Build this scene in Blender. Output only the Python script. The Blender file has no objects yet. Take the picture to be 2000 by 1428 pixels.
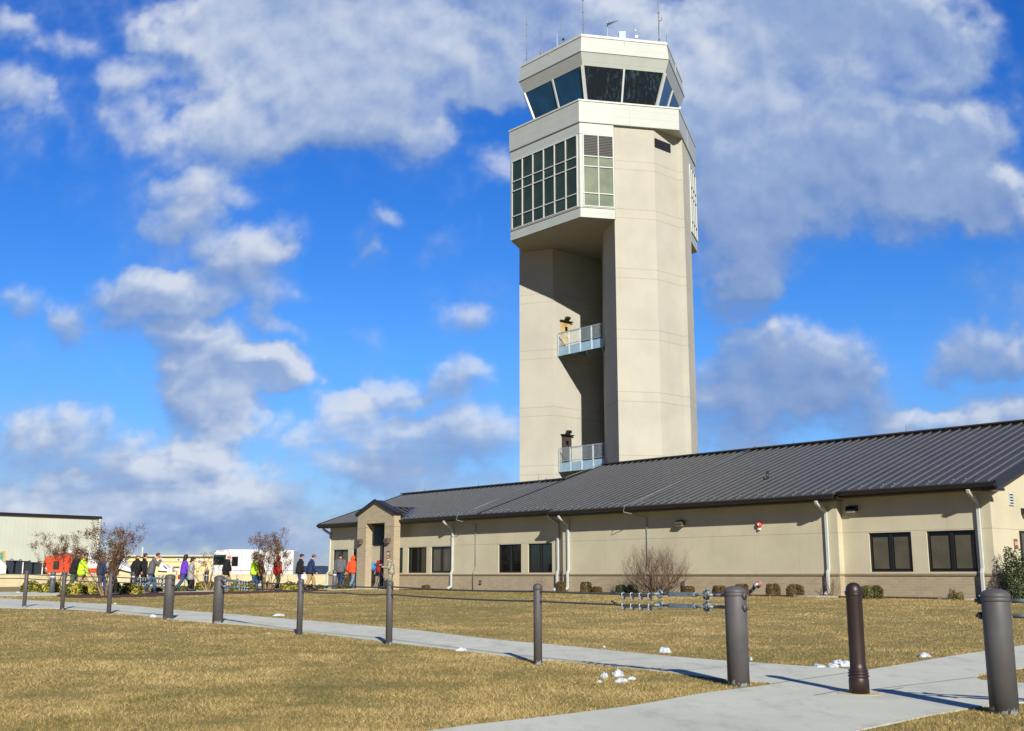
import bpy, math, random
import numpy as np
from mathutils import Vector, Matrix, geometry
random.seed(7); RNG = np.random.default_rng(7)
R = math.radians
SC = bpy.context.scene
COL = SC.collection
# ---------------------------------------------------------------- camera
F_, PITCH, CZ = 2117.0, math.atan(409 / 2117.0), 0.8
cam = bpy.data.cameras.new('camera'); camo = bpy.data.objects.new('camera', cam); COL.objects.link(camo)
camo.location = (0, 0, CZ); camo.rotation_euler = (R(90) + PITCH, 0, 0)
cam.sensor_width = 36; cam.lens = 36 * F_ / 2000; cam.clip_start = .1; cam.clip_end = 6000
SC.camera = camo
SC.render.resolution_x, SC.render.resolution_y = 1024, 731
SC.view_settings.view_transform = 'Standard'; SC.view_settings.look = 'None'
SC.view_settings.exposure = 0.32; SC.view_settings.gamma = 1
SUN_AZ, SUN_EL = 167.3, 28.0
_c, _s = math.cos(PITCH), math.sin(PITCH)
def ray(x, y):      # a direction in the world seen at a point of the photograph (used to survey real positions)
    return (x - 1000., F_ * _c + (y - 714.) * _s, F_ * _s - (y - 714.) * _c)
def at(x, y, Y):
    r = ray(x, y); k = Y / r[1]; return (r[0] * k, Y, CZ + r[2] * k)
# ---------------------------------------------------------------- world
W = bpy.data.worlds.new('World'); SC.world = W; W.use_nodes = True
nt = W.node_tree; nt.nodes.clear()
class NT:
    def __init__(s, t): s.t = t
    def n(s, typ, **kw):
        o = s.t.nodes.new(typ)
        for k, v in kw.items(): setattr(o, k, v)
        return o
    def val(s, sock, v):
        if isinstance(v, bpy.types.NodeSocket): s.t.links.new(v, sock)
        elif v is not None: sock.default_value = v
    def m(s, op, a, b=None, c=None, clamp=False):
        o = s.n('ShaderNodeMath', operation=op); o.use_clamp = clamp
        s.val(o.inputs[0], a); s.val(o.inputs[1], b); s.val(o.inputs[2], c); return o.outputs[0]
    def vm(s, op, a, b=None, c=None):
        o = s.n('ShaderNodeVectorMath', operation=op)
        s.val(o.inputs[0], a); s.val(o.inputs[1], b); s.val(o.inputs[2], c)
        return o.outputs[1] if op in ('DOT_PRODUCT', 'LENGTH', 'DISTANCE') else o.outputs[0]
    def mr(s, v, a, b, c=0., d=1., typ='SMOOTHSTEP'):
        o = s.n('ShaderNodeMapRange', interpolation_type=typ)
        for i, q in enumerate((v, a, b, c, d)): s.val(o.inputs[i], q)
        return o.outputs[0]
    def mix(s, f, a, b, bt='MIX'):
        o = s.n('ShaderNodeMix', data_type='RGBA', blend_type=bt)
        s.val(o.inputs[0], f); s.val(o.inputs[6], a); s.val(o.inputs[7], b); return o.outputs[2]
    def noise(s, v, sc, det=4, rough=.55, out=0, dist=0.):
        o = s.n('ShaderNodeTexNoise'); s.val(o.inputs['Vector'], v); o.inputs['Scale'].default_value = sc
        o.inputs['Detail'].default_value = det; o.inputs['Roughness'].default_value = rough
        o.inputs['Distortion'].default_value = dist; return o.outputs[out]
def rgb(r, g, b):
    f = lambda c: (c / 255 / 12.92) if c / 255 <= .04045 else ((c / 255 + .055) / 1.055) ** 2.4
    return (f(r), f(g), f(b), 1)
w = NT(nt)
tc = w.n('ShaderNodeTexCoord').outputs['Generated']
sky = w.n('ShaderNodeTexSky', sky_type='NISHITA'); sky.sun_disc = False
sky.sun_elevation = R(SUN_EL); sky.sun_rotation = R(SUN_AZ); sky.air_density = 1.0; sky.dust_density = .1; sky.ozone_density = 2.5
hs = w.n('ShaderNodeHueSaturation'); hs.inputs['Saturation'].default_value = 1.32; hs.inputs['Value'].default_value = 1.0
w.val(hs.inputs['Color'], sky.outputs[0])
sx = w.n('ShaderNodeSeparateXYZ'); w.val(sx.inputs[0], tc)
yy = w.m('MAXIMUM', w.m('ABSOLUTE', sx.outputs[1]), .08)
u = w.m('DIVIDE', sx.outputs[0], yy); v = w.m('DIVIDE', sx.outputs[2], yy)
cx = w.n('ShaderNodeCombineXYZ'); w.val(cx.inputs[0], u); w.val(cx.inputs[1], v); uv = cx.outputs[0]
SKY_LOW, SKY_MID, SKY_TOP = (.50, .58, .88, 1), (.62, .90, 1.34, 1), (.46, .84, 1.44, 1)
BL = [(1120,5,190,60,.8),(650,-30,320,90,1),(1000,-40,200,80,.8),(1600,-30,300,90,1),  # x, y, rx, ry, weight : cloud masses of the day, as directions in the sky
(620,50,360,130,1.1),(850,120,340,120,1.1),(420,90,170,110,1),(700,200,280,90,.85),(500,190,200,120,.9),(790,265,120,70,.7),(1090,110,230,130,.9),
(420,270,150,60,.55),(225,185,85,80,.6),(110,90,80,45,.4),(15,180,45,65,.6),(10,30,60,50,.6),(250,265,70,40,.45),
(370,360,95,50,.65),(350,420,70,45,.55),(490,460,65,42,.65),(500,540,105,62,.8),(430,500,80,50,.5),
(310,590,125,52,1),(300,655,80,50,.6),(510,625,52,34,.65),(30,615,75,40,.7),(140,650,50,55,.75),
(400,710,130,60,.95),(450,765,150,66,1),(530,740,70,60,.9),(385,825,100,52,.95),(440,855,80,34,.7),
(640,845,90,60,1.3),(770,785,110,50,1),(920,745,62,58,1),(930,620,72,46,.75),(965,310,70,55,.85),(870,345,45,35,.5),(870,440,55,40,.5),
(710,425,42,26,.65),(700,500,42,24,.65),(655,475,24,34,.45),(840,490,50,20,.4),(700,630,50,30,.35),
(90,900,150,80,.9),(290,930,120,66,.9),(400,905,54,28,.8),(545,890,66,40,.75),(700,910,160,70,.9),(880,880,170,85,.95),
(500,1010,1100,75,.72),(150,1000,300,60,.6),
(1480,260,260,210,1.15),(1650,170,280,190,1.15),(1700,350,260,150,1.15),(1450,470,140,130,1),(1410,560,80,70,.8),(1880,340,150,130,1),
(1960,400,110,90,1),(1360,140,140,150,1),(1560,40,270,110,1),(1810,90,150,110,.9),(1940,240,80,60,.55),(1250,60,140,80,.6),
(1590,690,190,75,1.15),(1480,760,170,70,1),(1710,770,170,95,1),(1450,840,190,60,.8),(1930,675,90,60,.8),(1970,790,110,55,1),(1860,815,120,44,.8),(1430,650,80,44,.6)]
grad = w.mr(v, .0, .5, 0., 1., 'LINEAR')
skyc = w.mix(1., hs.outputs[0], w.mix(w.mr(v, .22, .5, 0., 1., 'LINEAR'), w.mix(w.mr(v, .02, .20, 0., 1., 'LINEAR'), SKY_LOW, SKY_MID), SKY_TOP), 'MULTIPLY')
skyc = w.mix(1., skyc, w.mix(w.mr(sx.outputs[1], -.3, .25), (.30, .30, .32, 1), (1, 1, 1, 1)), 'MULTIPLY')
bg1 = w.n('ShaderNodeBackground'); bg1.inputs[1].default_value = .085; w.val(bg1.inputs[0], skyc)
wo = w.n('ShaderNodeOutputWorld'); nt.links.new(bg1.outputs[0], wo.inputs[0])
W.cycles.sampling_method = 'MANUAL'; W.cycles.sample_map_resolution = 512
# ---------------------------------------------------------------- sun
sl = bpy.data.lights.new('sun', 'SUN'); sl.energy = 5.0; sl.angle = R(.53); sl.color = (1, .93, .81)
so = bpy.data.objects.new('sun', sl); COL.objects.link(so)
sd = Vector((math.sin(R(SUN_AZ)) * math.cos(R(SUN_EL)), math.cos(R(SUN_AZ)) * math.cos(R(SUN_EL)), math.sin(R(SUN_EL))))
so.rotation_euler = sd.to_track_quat('Z', 'Y').to_euler(); so.location = sd * 60
# ---------------------------------------------------------------- helpers
def tag(o, label=None, cat=None, group=None, kind=None):
    for k, v_ in (('label', label), ('category', cat), ('group', group), ('kind', kind)):
        if v_: o[k] = v_
    return o
def thing(name, label, cat, loc=(0, 0, 0), rz=0., group=None):
    o = bpy.data.objects.new(name, None); COL.objects.link(o); o.empty_display_size = .3
    o.location = loc; o.rotation_euler = (0, 0, rz); return tag(o, label, cat, group)
def copy_tree(o, loc=None, rz=None, label=None, parent=None):
    c = o.copy(); COL.objects.link(c)
    if parent is not None: c.parent = parent
    if loc is not None: c.location = loc
    if rz is not None: c.rotation_euler = (0, 0, rz)
    if label: c['label'] = label
    for ch in list(o.children): copy_tree(ch, parent=c)
    return c
def V(*a): return Vector(a)
class MB:
    def __init__(s): s.v = []; s.f = []; s.m = []; s.sm = []
    def add(s, vs, fs, mi=0, smooth=False):
        o = len(s.v); s.v += [tuple(p) for p in vs]
        for f in fs: s.f.append(tuple(i + o for i in f)); s.m.append(mi); s.sm.append(smooth)
        return s
    def box(s, a, b, mi=0):
        x0, y0, z0 = a; x1, y1, z1 = b
        x0, x1 = min(x0, x1), max(x0, x1); y0, y1 = min(y0, y1), max(y0, y1); z0, z1 = min(z0, z1), max(z0, z1)
        return s.add([(x0,y0,z0),(x1,y0,z0),(x1,y1,z0),(x0,y1,z0),(x0,y0,z1),(x1,y0,z1),(x1,y1,z1),(x0,y1,z1)],
                     [(3,2,1,0),(4,5,6,7),(0,1,5,4),(1,2,6,5),(2,3,7,6),(3,0,4,7)], mi)
    def bar(s, p, q, wd, h, mi=0, up=(0, 0, 1)):       # rectangular bar from p to q
        p, q = Vector(p), Vector(q); d = (q - p).normalized(); up = Vector(up)
        sd_ = d.cross(up)
        if sd_.length < 1e-4: sd_ = d.cross(Vector((1, 0, 0)))
        sd_.normalize(); u_ = sd_.cross(d)
        vs = []
        for e in (p, q):
            for a, b in ((-1,-1),(1,-1),(1,1),(-1,1)): vs.append(e + sd_ * a * wd / 2 + u_ * b * h / 2)
        return s.add(vs, [(0,1,2,3),(7,6,5,4),(0,4,5,1),(1,5,6,2),(2,6,7,3),(3,7,4,0)], mi)
    def prism(s, poly, z0, z1, mi=0, top=True, bot=True, mtop=None):
        n_ = len(poly); ar = sum(poly[i][0]*poly[(i+1)%n_][1]-poly[(i+1)%n_][0]*poly[i][1] for i in range(n_))
        if ar < 0: poly = poly[::-1]
        o = len(s.v); s.v += [(p[0], p[1], z0) for p in poly] + [(p[0], p[1], z1) for p in poly]
        for i in range(n_):
            j = (i + 1) % n_; s.f.append((o+i, o+j, o+n_+j, o+n_+i)); s.m.append(mi); s.sm.append(False)
        if bot: s.f.append(tuple(o + i for i in range(n_))[::-1]); s.m.append(mi if mtop is None else mtop); s.sm.append(False)
        if top: s.f.append(tuple(o + n_ + i for i in range(n_))); s.m.append(mi if mtop is None else mtop); s.sm.append(False)
        return s
    def tube(s, pts, r, n=8, mi=0, caps=True, smooth=True):
        pts = [Vector(p) for p in pts]; rs = r if isinstance(r, (list, tuple)) else [r] * len(pts)
        o = len(s.v); ref = None
        for i, p in enumerate(pts):
            d = (pts[min(i+1, len(pts)-1)] - pts[max(i-1, 0)]).normalized()
            if ref is None: ref = d.cross(Vector((0,0,1)) if abs(d.z) < .9 else Vector((1,0,0))).normalized()
            ref = (ref - d * ref.dot(d)).normalized(); b = d.cross(ref)
            for k in range(n):
                a = 2*math.pi*k/n; s.v.append(tuple(p + (ref*math.cos(a) + b*math.sin(a)) * rs[i]))
        for i in range(len(pts)-1):
            for k in range(n):
                k2 = (k+1) % n; s.f.append((o+i*n+k, o+i*n+k2, o+(i+1)*n+k2, o+(i+1)*n+k)); s.m.append(mi); s.sm.append(smooth)
        if caps:
            s.f.append(tuple(o+k for k in range(n))[::-1]); s.m.append(mi); s.sm.append(False)
            e = o + (len(pts)-1)*n; s.f.append(tuple(e+k for k in range(n))); s.m.append(mi); s.sm.append(False)
        return s
    def lathe(s, prof, n=32, c=(0,0), mi=0, smooth=True, ax=(1,1)):
        o = len(s.v)
        for r, z in prof:
            for k in range(n): a = 2*math.pi*k/n; s.v.append((c[0]+r*ax[0]*math.cos(a), c[1]+r*ax[1]*math.sin(a), z))
        for i in range(len(prof)-1):
            for k in range(n):
                k2=(k+1)%n; s.f.append((o+i*n+k,o+i*n+k2,o+(i+1)*n+k2,o+(i+1)*n+k)); s.m.append(mi); s.sm.append(smooth)
        s.f.append(tuple(o+k for k in range(n))[::-1]); s.m.append(mi); s.sm.append(False)
        e=o+(len(prof)-1)*n; s.f.append(tuple(e+k for k in range(n))); s.m.append(mi); s.sm.append(False)
        return s
    def loft(s, rings, n=12, mi=0, caps=True):   # rings: (center, a, b, axis_a, axis_b)
        o = len(s.v)
        for c, a, b, ua, ub in rings:
            c, ua, ub = Vector(c), Vector(ua), Vector(ub)
            for k in range(n): t = 2*math.pi*k/n; s.v.append(tuple(c + ua*(a*math.cos(t)) + ub*(b*math.sin(t))))
        for i in range(len(rings)-1):
            for k in range(n):
                k2=(k+1)%n; s.f.append((o+i*n+k,o+i*n+k2,o+(i+1)*n+k2,o+(i+1)*n+k)); s.m.append(mi); s.sm.append(True)
        if caps:
            s.f.append(tuple(o+k for k in range(n))[::-1]); s.m.append(mi); s.sm.append(True)
            e=o+(len(rings)-1)*n; s.f.append(tuple(e+k for k in range(n))); s.m.append(mi); s.sm.append(True)
        return s
    def ball(s, c, r, n=10, mi=0):
        rr = r if isinstance(r, (tuple, list)) else (r, r, r); o = len(s.v); k_ = n // 2
        for i in range(k_+1):
            ph = math.pi*(i+.02)/(k_+.04)
            for j in range(n):
                a = 2*math.pi*j/n; s.v.append((c[0]+rr[0]*math.sin(ph)*math.cos(a), c[1]+rr[1]*math.sin(ph)*math.sin(a), c[2]-rr[2]*math.cos(ph)))
        for i in range(k_):
            for j in range(n):
                j2=(j+1)%n; s.f.append((o+i*n+j,o+i*n+j2,o+(i+1)*n+j2,o+(i+1)*n+j)); s.m.append(mi); s.sm.append(True)
        return s
    def torus(s, c, R_, r, ax, n=14, m=6, mi=0, sc=1., a0=0., a1=2*math.pi, stretch=(0,0,0)):
        ax = Vector(ax).normalized(); e1 = ax.cross(Vector((0,0,1)) if abs(ax.z)<.9 else Vector((1,0,0))).normalized(); e2 = ax.cross(e1)
        pts = [Vector(c) + e1*math.cos(a0+(a1-a0)*i/n)*R_ + e2*math.sin(a0+(a1-a0)*i/n)*R_*sc for i in range(n+1)]
        return s.tube(pts, r, m, mi)
    def build(s, name, mats, parent=None, bevel=0., world=False, kind=None):
        me = bpy.data.meshes.new(name)
        vs = s.v
        if world and parent is not None:
            top = parent
            M = Matrix.Identity(4); chain = []
            while top is not None: chain.append(top); top = top.parent
            for q in reversed(chain): M = M @ (Matrix.Translation(q.location) @ q.rotation_euler.to_matrix().to_4x4())
            Mi = M.inverted(); vs = [tuple(Mi @ Vector(p)) for p in vs]
        me.from_pydata(vs, [], s.f)
        if not isinstance(mats, (list, tuple)): mats = [mats]
        for m_ in mats: me.materials.append(m_)
        me.polygons.foreach_set('material_index', s.m); me.polygons.foreach_set('use_smooth', s.sm); me.update()
        o = bpy.data.objects.new(name, me); COL.objects.link(o)
        if parent is not None: o.parent = parent
        if bevel:
            b = o.modifiers.new('bevel', 'BEVEL'); b.width = bevel; b.segments = 2; b.limit_method = 'ANGLE'
        if kind: o['kind'] = kind
        return o
# ---------------------------------------------------------------- materials
def mat(name, col, rough=.7, metal=0., var=.12, vs=3., bump=0., bs=40., spec=None, col2=None, coat=0., trans=0., objco=True):
    m_ = bpy.data.materials.new(name); m_.use_nodes = True; t = NT(m_.node_tree); P = m_.node_tree.nodes['Principled BSDF']
    P.inputs['Roughness'].default_value = rough; P.inputs['Metallic'].default_value = metal
    if spec is not None: P.inputs['Specular IOR Level'].default_value = spec
    if coat: P.inputs['Coat Weight'].default_value = coat; P.inputs['Coat Roughness'].default_value = .08
    co = t.n('ShaderNodeTexCoord').outputs['Object']
    col = tuple(col) if len(col) == 4 else (*col, 1)
    c2 = (tuple(col2) if len(col2) == 4 else (*col2, 1)) if col2 else tuple(c * (1 - var * 2) for c in col[:3]) + (1,)
    c1 = col if col2 else tuple(min(1, c * (1 + var * .6)) for c in col[:3]) + (1,)
    nz = t.noise(co, vs, 5, .6)
    t.val(P.inputs['Base Color'], t.mix(t.mr(nz, .3, .7), c1, c2))
    if bump:
        b = t.n('ShaderNodeBump'); b.inputs['Strength'].default_value = bump; b.inputs['Distance'].default_value = .02
        t.val(b.inputs['Height'], t.noise(co, bs, 4)); t.val(P.inputs['Normal'], b.outputs[0])
    return m_
def parts_of(m_):
    t = NT(m_.node_tree); P = m_.node_tree.nodes['Principled BSDF']; return t, P
def line_at(t, coord, pos, w_):     # 1 inside a thin joint
    return t.m('LESS_THAN', t.m('ABSOLUTE', t.m('SUBTRACT', coord, pos)), w_)
def line_mod(t, coord, off, per, w_):
    return t.m('LESS_THAN', t.m('ABSOLUTE', t.m('SUBTRACT', t.m('FLOORED_MODULO', t.m('SUBTRACT', coord, off - per/2), per), per/2)), w_)
def osep(t):
    s_ = t.n('ShaderNodeSeparateXYZ'); t.val(s_.inputs[0], t.n('ShaderNodeTexCoord').outputs['Object']); return s_.outputs
M = {}
def base_in(P):
    l = P.inputs['Base Color'].links; return l[0].from_socket
# building stucco with joints
m_ = M['stucco'] = mat('stucco', rgb(196, 190, 165), .9, var=.05, vs=.7, bump=.15, bs=120)
t, P = parts_of(m_); o = osep(t); uu = t.m('ADD', o[0], o[1])
j = t.m('MAXIMUM', line_at(t, o[2], 2.235, .008), t.m('MULTIPLY', line_mod(t, uu, .9, 1.9, .006), .45))
c_ = t.mix(t.m('MULTIPLY', j, .6), base_in(P), rgb(120, 110, 88)); t.val(P.inputs['Base Color'], c_)
# tower precast with joint bands and rust weeping
m_ = M['precast'] = mat('precast', rgb(180, 178, 167), .88, var=.045, vs=.35, bump=.12, bs=90)
t, P = parts_of(m_); o = osep(t)
below = t.m('LESS_THAN', o[2], 28.5)
j = t.m('MULTIPLY', t.m('MAXIMUM', line_mod(t, o[2], 8.96, 4.487, .022), line_mod(t, o[2], 8.28, 4.487, .022)), below)
j = t.m('MAXIMUM', j, t.m('MAXIMUM', line_at(t, o[2], 30.59, .022), line_at(t, o[2], 29.95, .022)))
co = t.n('ShaderNodeTexCoord').outputs['Object']
streak = t.mr(t.noise(t.vm('MULTIPLY', co, (1.6, 1.6, .09)), 1.6, 5, .6), .52, .75)
c_ = t.mix(t.m('MULTIPLY', streak, .20), base_in(P), rgb(176, 160, 128))
c_ = t.mix(t.m('MULTIPLY', j, .45), c_, rgb(130, 118, 92)); t.val(P.inputs['Base Color'], c_)
def brickmat(name, c1, c2, cm, bw, bh):
    m_ = mat(name, c1, .9); t, P = parts_of(m_); o = osep(t)
    cb = t.n('ShaderNodeCombineXYZ'); t.val(cb.inputs[0], t.m('ADD', o[0], o[1])); t.val(cb.inputs[1], o[2])
    b = t.n('ShaderNodeTexBrick'); t.val(b.inputs['Vector'], cb.outputs[0]); b.inputs['Color1'].default_value = c1; b.inputs['Color2'].default_value = c2
    b.inputs['Mortar'].default_value = cm; b.inputs['Scale'].default_value = 1; b.inputs['Mortar Size'].default_value = .006
    b.inputs['Brick Width'].default_value = bw; b.inputs['Row Height'].default_value = bh
    n_ = t.noise(t.n('ShaderNodeTexCoord').outputs['Object'], 1.2, 5)
    t.val(P.inputs['Base Color'], t.mix(t.mr(n_, .3, .7, 0, .25), b.outputs[0], tuple(x*.75 for x in c1[:3]) + (1,)))
    bp = t.n('ShaderNodeBump'); bp.inputs['Strength'].default_value = .4; bp.inputs['Distance'].default_value = .01
    bp.invert = True; t.val(bp.inputs['Height'], b.outputs[1]); t.val(P.inputs['Normal'], bp.outputs[0]); return m_
M['brick'] = brickmat('brick', rgb(178, 164, 136), rgb(164, 150, 124), rgb(190, 178, 154), .29, .09)
M['brick_cap'] = brickmat('brick_cap', rgb(160, 144, 116), rgb(146, 131, 106), rgb(120, 108, 88), .09, .4)
M['shadowgap'] = mat('sealant', rgb(60, 50, 38), .8)
m_ = M['roof'] = mat('roof_metal', rgb(66, 65, 63), .45, metal=.2, var=.10, vs=.8, spec=.6)
M['trim_dark'] = mat('dark_trim', rgb(38, 34, 34), .4, var=.06, spec=.5)
M['trim_blue'] = mat('slate_trim', rgb(70, 76, 88), .4, metal=.2, var=.06)
M['white_metal'] = mat('white_metal', rgb(192, 198, 195), .45, var=.04, vs=2)
m_ = M['panel'] = mat('white_panel', rgb(174, 181, 176), .42, var=.03, vs=.5)
t, P = parts_of(m_); o = osep(t)
j = t.m('MULTIPLY', line_mod(t, o[2], 33.32, .58, .012), .35)
t.val(P.inputs['Base Color'], t.mix(j, base_in(P), rgb(120, 122, 118)))
M['soffit'] = mat('soffit', rgb(160, 156, 145), .7, var=.05)
def glassmat(name, col, rough=.04, wr=0., spec=.8):
    m_ = mat(name, col, rough, var=.15, vs=.6, spec=spec)
    if wr:
        t, P = parts_of(m_); co = t.n('ShaderNodeTexCoord').outputs['Object']
        b = t.n('ShaderNodeBump'); b.inputs['Strength'].default_value = .5; b.inputs['Distance'].default_value = wr
        t.val(b.inputs['Height'], t.noise(t.vm('MULTIPLY', co, (1.5, 1.5, .7)), 1.3, 5, .6, dist=1.2)); t.val(P.inputs['Normal'], b.outputs[0])
    return m_
M['cab_glass'] = glassmat('cab_glass', (.010, .065, .15), .06, spec=.35)  # the sky's blue reflection is put into the base colour
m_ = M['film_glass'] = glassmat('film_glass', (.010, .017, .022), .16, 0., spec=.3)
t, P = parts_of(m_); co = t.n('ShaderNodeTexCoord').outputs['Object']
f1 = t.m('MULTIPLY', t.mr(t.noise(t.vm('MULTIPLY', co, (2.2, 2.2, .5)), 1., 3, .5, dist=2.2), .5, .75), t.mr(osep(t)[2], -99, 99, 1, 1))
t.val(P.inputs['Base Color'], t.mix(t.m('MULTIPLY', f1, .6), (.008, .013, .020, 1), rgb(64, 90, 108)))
M['box_glass'] = glassmat('green_glass', rgb(50, 66, 57), .3, spec=.25)
M['box_sunlit_blind'] = glassmat('pale_green_glass', rgb(112, 126, 104), .2)  # paler copy of the green glass, sunlight and blinds put into its colour
M['win_glass'] = glassmat('window_glass', (.006, .007, .008), .05)
M['blind'] = mat('window_blind', rgb(96, 92, 76), .35, var=.12, vs=2, spec=.6)
t, P = parts_of(M['blind']); o = osep(t)
t.val(P.inputs['Base Color'], t.mix(t.m('MULTIPLY', line_mod(t, o[2], 0, .05, .012), .45), base_in(P), rgb(60, 58, 48)))
M['galv'] = mat('galvanised', rgb(128, 144, 152), .5, metal=.3, var=.2, vs=18)
M['rail'] = mat('rail_galvanised', rgb(158, 176, 188), .5, metal=.2, var=.1, vs=6)
M['rail_blue'] = mat('bridge_fascia', rgb(150, 185, 208), .5, var=.06)
M['steel'] = mat('bright_steel', rgb(172, 182, 190), .35, metal=.5, var=.1, vs=20)
M['rope'] = mat('wire_rope', rgb(92, 94, 92), .55, metal=.3, var=.2, vs=60)
M['louver'] = mat('louver', rgb(46, 45, 50), .5)
M['black'] = mat('black_metal', rgb(32, 30, 32), .45)
M['roof_rib'] = mat('roof_rib', rgb(112, 115, 120), .4, metal=.3, var=.05)
M['door_cream'] = mat('door_cream', rgb(196, 186, 140), .6, var=.2, vs=2, col2=rgb(170, 130, 70))
M['door_brown'] = mat('door_brown', rgb(70, 58, 56), .6)
M['bronze'] = mat('bronze_lamp', rgb(96, 84, 68), .5)
M['red'] = mat('alarm_red', rgb(205, 70, 60), .4)
M['white'] = mat('white_paint', rgb(225, 225, 222), .5, var=.03)
M['signbrown'] = mat('sign_brown', rgb(140, 84, 70), .6)
# posts
def postmat(name, col, chip):
    m_ = mat(name, col, .55, var=.13, vs=2.2, bump=.08, bs=160); t, P = parts_of(m_); o = osep(t)
    co = t.n('ShaderNodeTexCoord').outputs['Object']
    g = t.mr(o[2], .0, .12, .30, 0., 'LINEAR'); nz = t.noise(co, 16, 5, .65)
    ch = t.m('GREATER_THAN', t.m('ADD', nz, g), .76)
    sp_ = t.m('MULTIPLY', t.m('GREATER_THAN', t.noise(co, 55, 3), .735), t.mr(o[2], .1, .6, 1., 0.))
    c_ = t.mix(ch, base_in(P), chip); c_ = t.mix(sp_, c_, rgb(50, 46, 46)); t.val(P.inputs['Base Color'], c_); return m_
M['post'] = postmat('post_paint', rgb(86, 84, 86), rgb(165, 178, 190))
M['bollard_brown'] = mat('brown_paint', rgb(46, 33, 30), .45, var=.1, vs=3, spec=.5)
M['lamp_grey'] = mat('bollard_grey', rgb(84, 86, 90), .5)
# concrete
m_ = M['concrete'] = mat('concrete', rgb(200, 203, 188), .9, var=.05, vs=.6, bump=.25, bs=90)
t, P = parts_of(m_); co = t.n('ShaderNodeTexCoord').outputs['Object']
st = t.mr(t.noise(t.vm('MULTIPLY', co, (1.1, .35, 1)), 2.4, 7, .7), .48, .72)
c_ = t.mix(t.m('MULTIPLY', st, .5), base_in(P), rgb(150, 150, 138))
c_ = t.mix(t.mr(t.noise(co, 60, 3), .62, .72, 0, .25), c_, rgb(110, 104, 94)); t.val(P.inputs['Base Color'], c_)
M['joint'] = mat('joint', rgb(92, 88, 78), .95)
M['barrier'] = mat('barrier_concrete', rgb(196, 186, 150), .9, var=.1, vs=.8)
M['mulch'] = mat('mulch', rgb(88, 54, 44), 1., var=.4, vs=14, bump=1., bs=45)
M['gravel'] = mat('gravel', rgb(205, 198, 188), 1., var=.3, vs=25, bump=1., bs=60)
# lawn
m_ = M['lawn'] = mat('lawn', rgb(160, 132, 78), 1., bump=.9, bs=30)
t, P = parts_of(m_); co = t.n('ShaderNodeTexCoord').outputs['Object']
big = t.noise(t.vm('MULTIPLY', co, (1, .6, 1)), .35, 4); mid = t.noise(co, 2.6, 6, .65); sm_ = t.noise(t.vm('MULTIPLY', co, (1, .8, 1)), 22, 5, .7)
c_ = t.mix(t.mr(mid, .36, .66), rgb(166, 145, 90), rgb(134, 119, 67))
c_ = t.mix(t.m('MULTIPLY', t.mr(big, .42, .68), .35), c_, rgb(108, 106, 50))
c_ = t.mix(t.mr(sm_, .38, .70, 0, .55), c_, rgb(100, 80, 44)); t.val(P.inputs['Base Color'], c_)
# ---------------------------------------------------------------- clouds : a far sheet of cloud all around the framed part of the sky
def vnoise(U, Vv, f, seed, oct_=6, rough=.55):
    tot = np.zeros_like(U); amp = 1.; nrm = 0.; r = np.random.default_rng(seed)
    for o_ in range(oct_):
        g = r.random((256, 256)); ang = r.random()*6.28; ca, sa = math.cos(ang), math.sin(ang)
        x = (U*ca-Vv*sa)*f+31.7*o_+50; y = (U*sa+Vv*ca)*f+17.3*o_+90; xi = np.floor(x).astype(int); yi = np.floor(y).astype(int)
        fx = x-xi; fy = y-yi; fx = fx*fx*fx*(fx*(fx*6-15)+10); fy = fy*fy*fy*(fy*(fy*6-15)+10)
        a = g[yi % 256, xi % 256]; b = g[yi % 256, (xi+1) % 256]; c = g[(yi+1) % 256, xi % 256]; d = g[(yi+1) % 256, (xi+1) % 256]
        tot += amp*((a*(1-fx)+b*fx)*(1-fy)+(c*(1-fx)+d*fx)*fy); nrm += amp; amp *= rough; f *= 2.03
    return tot/nrm-.5
du = .0019; ua = np.arange(-1.05, 1.05, du); va = np.arange(.0, .66, du); U, Vv = np.meshgrid(ua, va)
def clouds(U, Vv, oc=8, rg_=.60):
    w1 = vnoise(U, Vv, 8, 11, 6, .6); w2 = vnoise(U, Vv, 8, 12, 6, .6)
    A = U+w1*.10; B = Vv+w2*.085; den = np.zeros_like(U); hg = np.zeros_like(U)
    for (bx, by, rx, ry, wt_) in BL:
        r = ray(bx, by); u0, v0 = r[0]/r[1], r[2]/r[1]; a = max(rx*1.2, rx+22)/2150.; b = max(ry*1.2, ry+18)/2150.
        yb_ = (B-v0)/b; q = np.maximum(0, 1-((A-u0)/a)**2-np.where(yb_ < 0, 1.25, 1.)*yb_**2)*wt_; den += q; hg += q*yb_
    out = np.clip((np.abs(U)-.5)/.12, 0, 1); hg = hg/(den+.15); den = np.maximum(np.minimum(den, 1.05)*(1-out), out*np.clip(vnoise(U, Vv, 3, 5, 4)*2.6+.5, 0, 1))
    bil = np.abs(vnoise(U, Vv, 11, 21, 7, .6)); 
    st_ = vnoise(U, Vv*2.5, 9, 44, oc, .58)*1.9*np.clip((.22-Vv)/.12, 0, 1)
    return den*1.2+st_+vnoise(U, Vv, 6.5, 22, oc, rg_)*1.5+vnoise(U, Vv, 19, 23, oc-2, rg_)*.75+(.16-bil)*1.2-.40, hg
D_, HG = clouds(U, Vv); D1, _ = clouds(U, Vv, 6, .5); Ds, _ = clouds(U+.006, Vv+.016, 6, .5)
core = np.clip((D_+.10)/1.0, 0, 1); core = core*core*(3-2*core); veil = np.clip((D_+.6)/.9, 0, 1)**2*.42
cov = 1-(1-core)*(1-veil); cov = cov*.95
thick = np.clip(D_, 0, 1.2)
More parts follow.
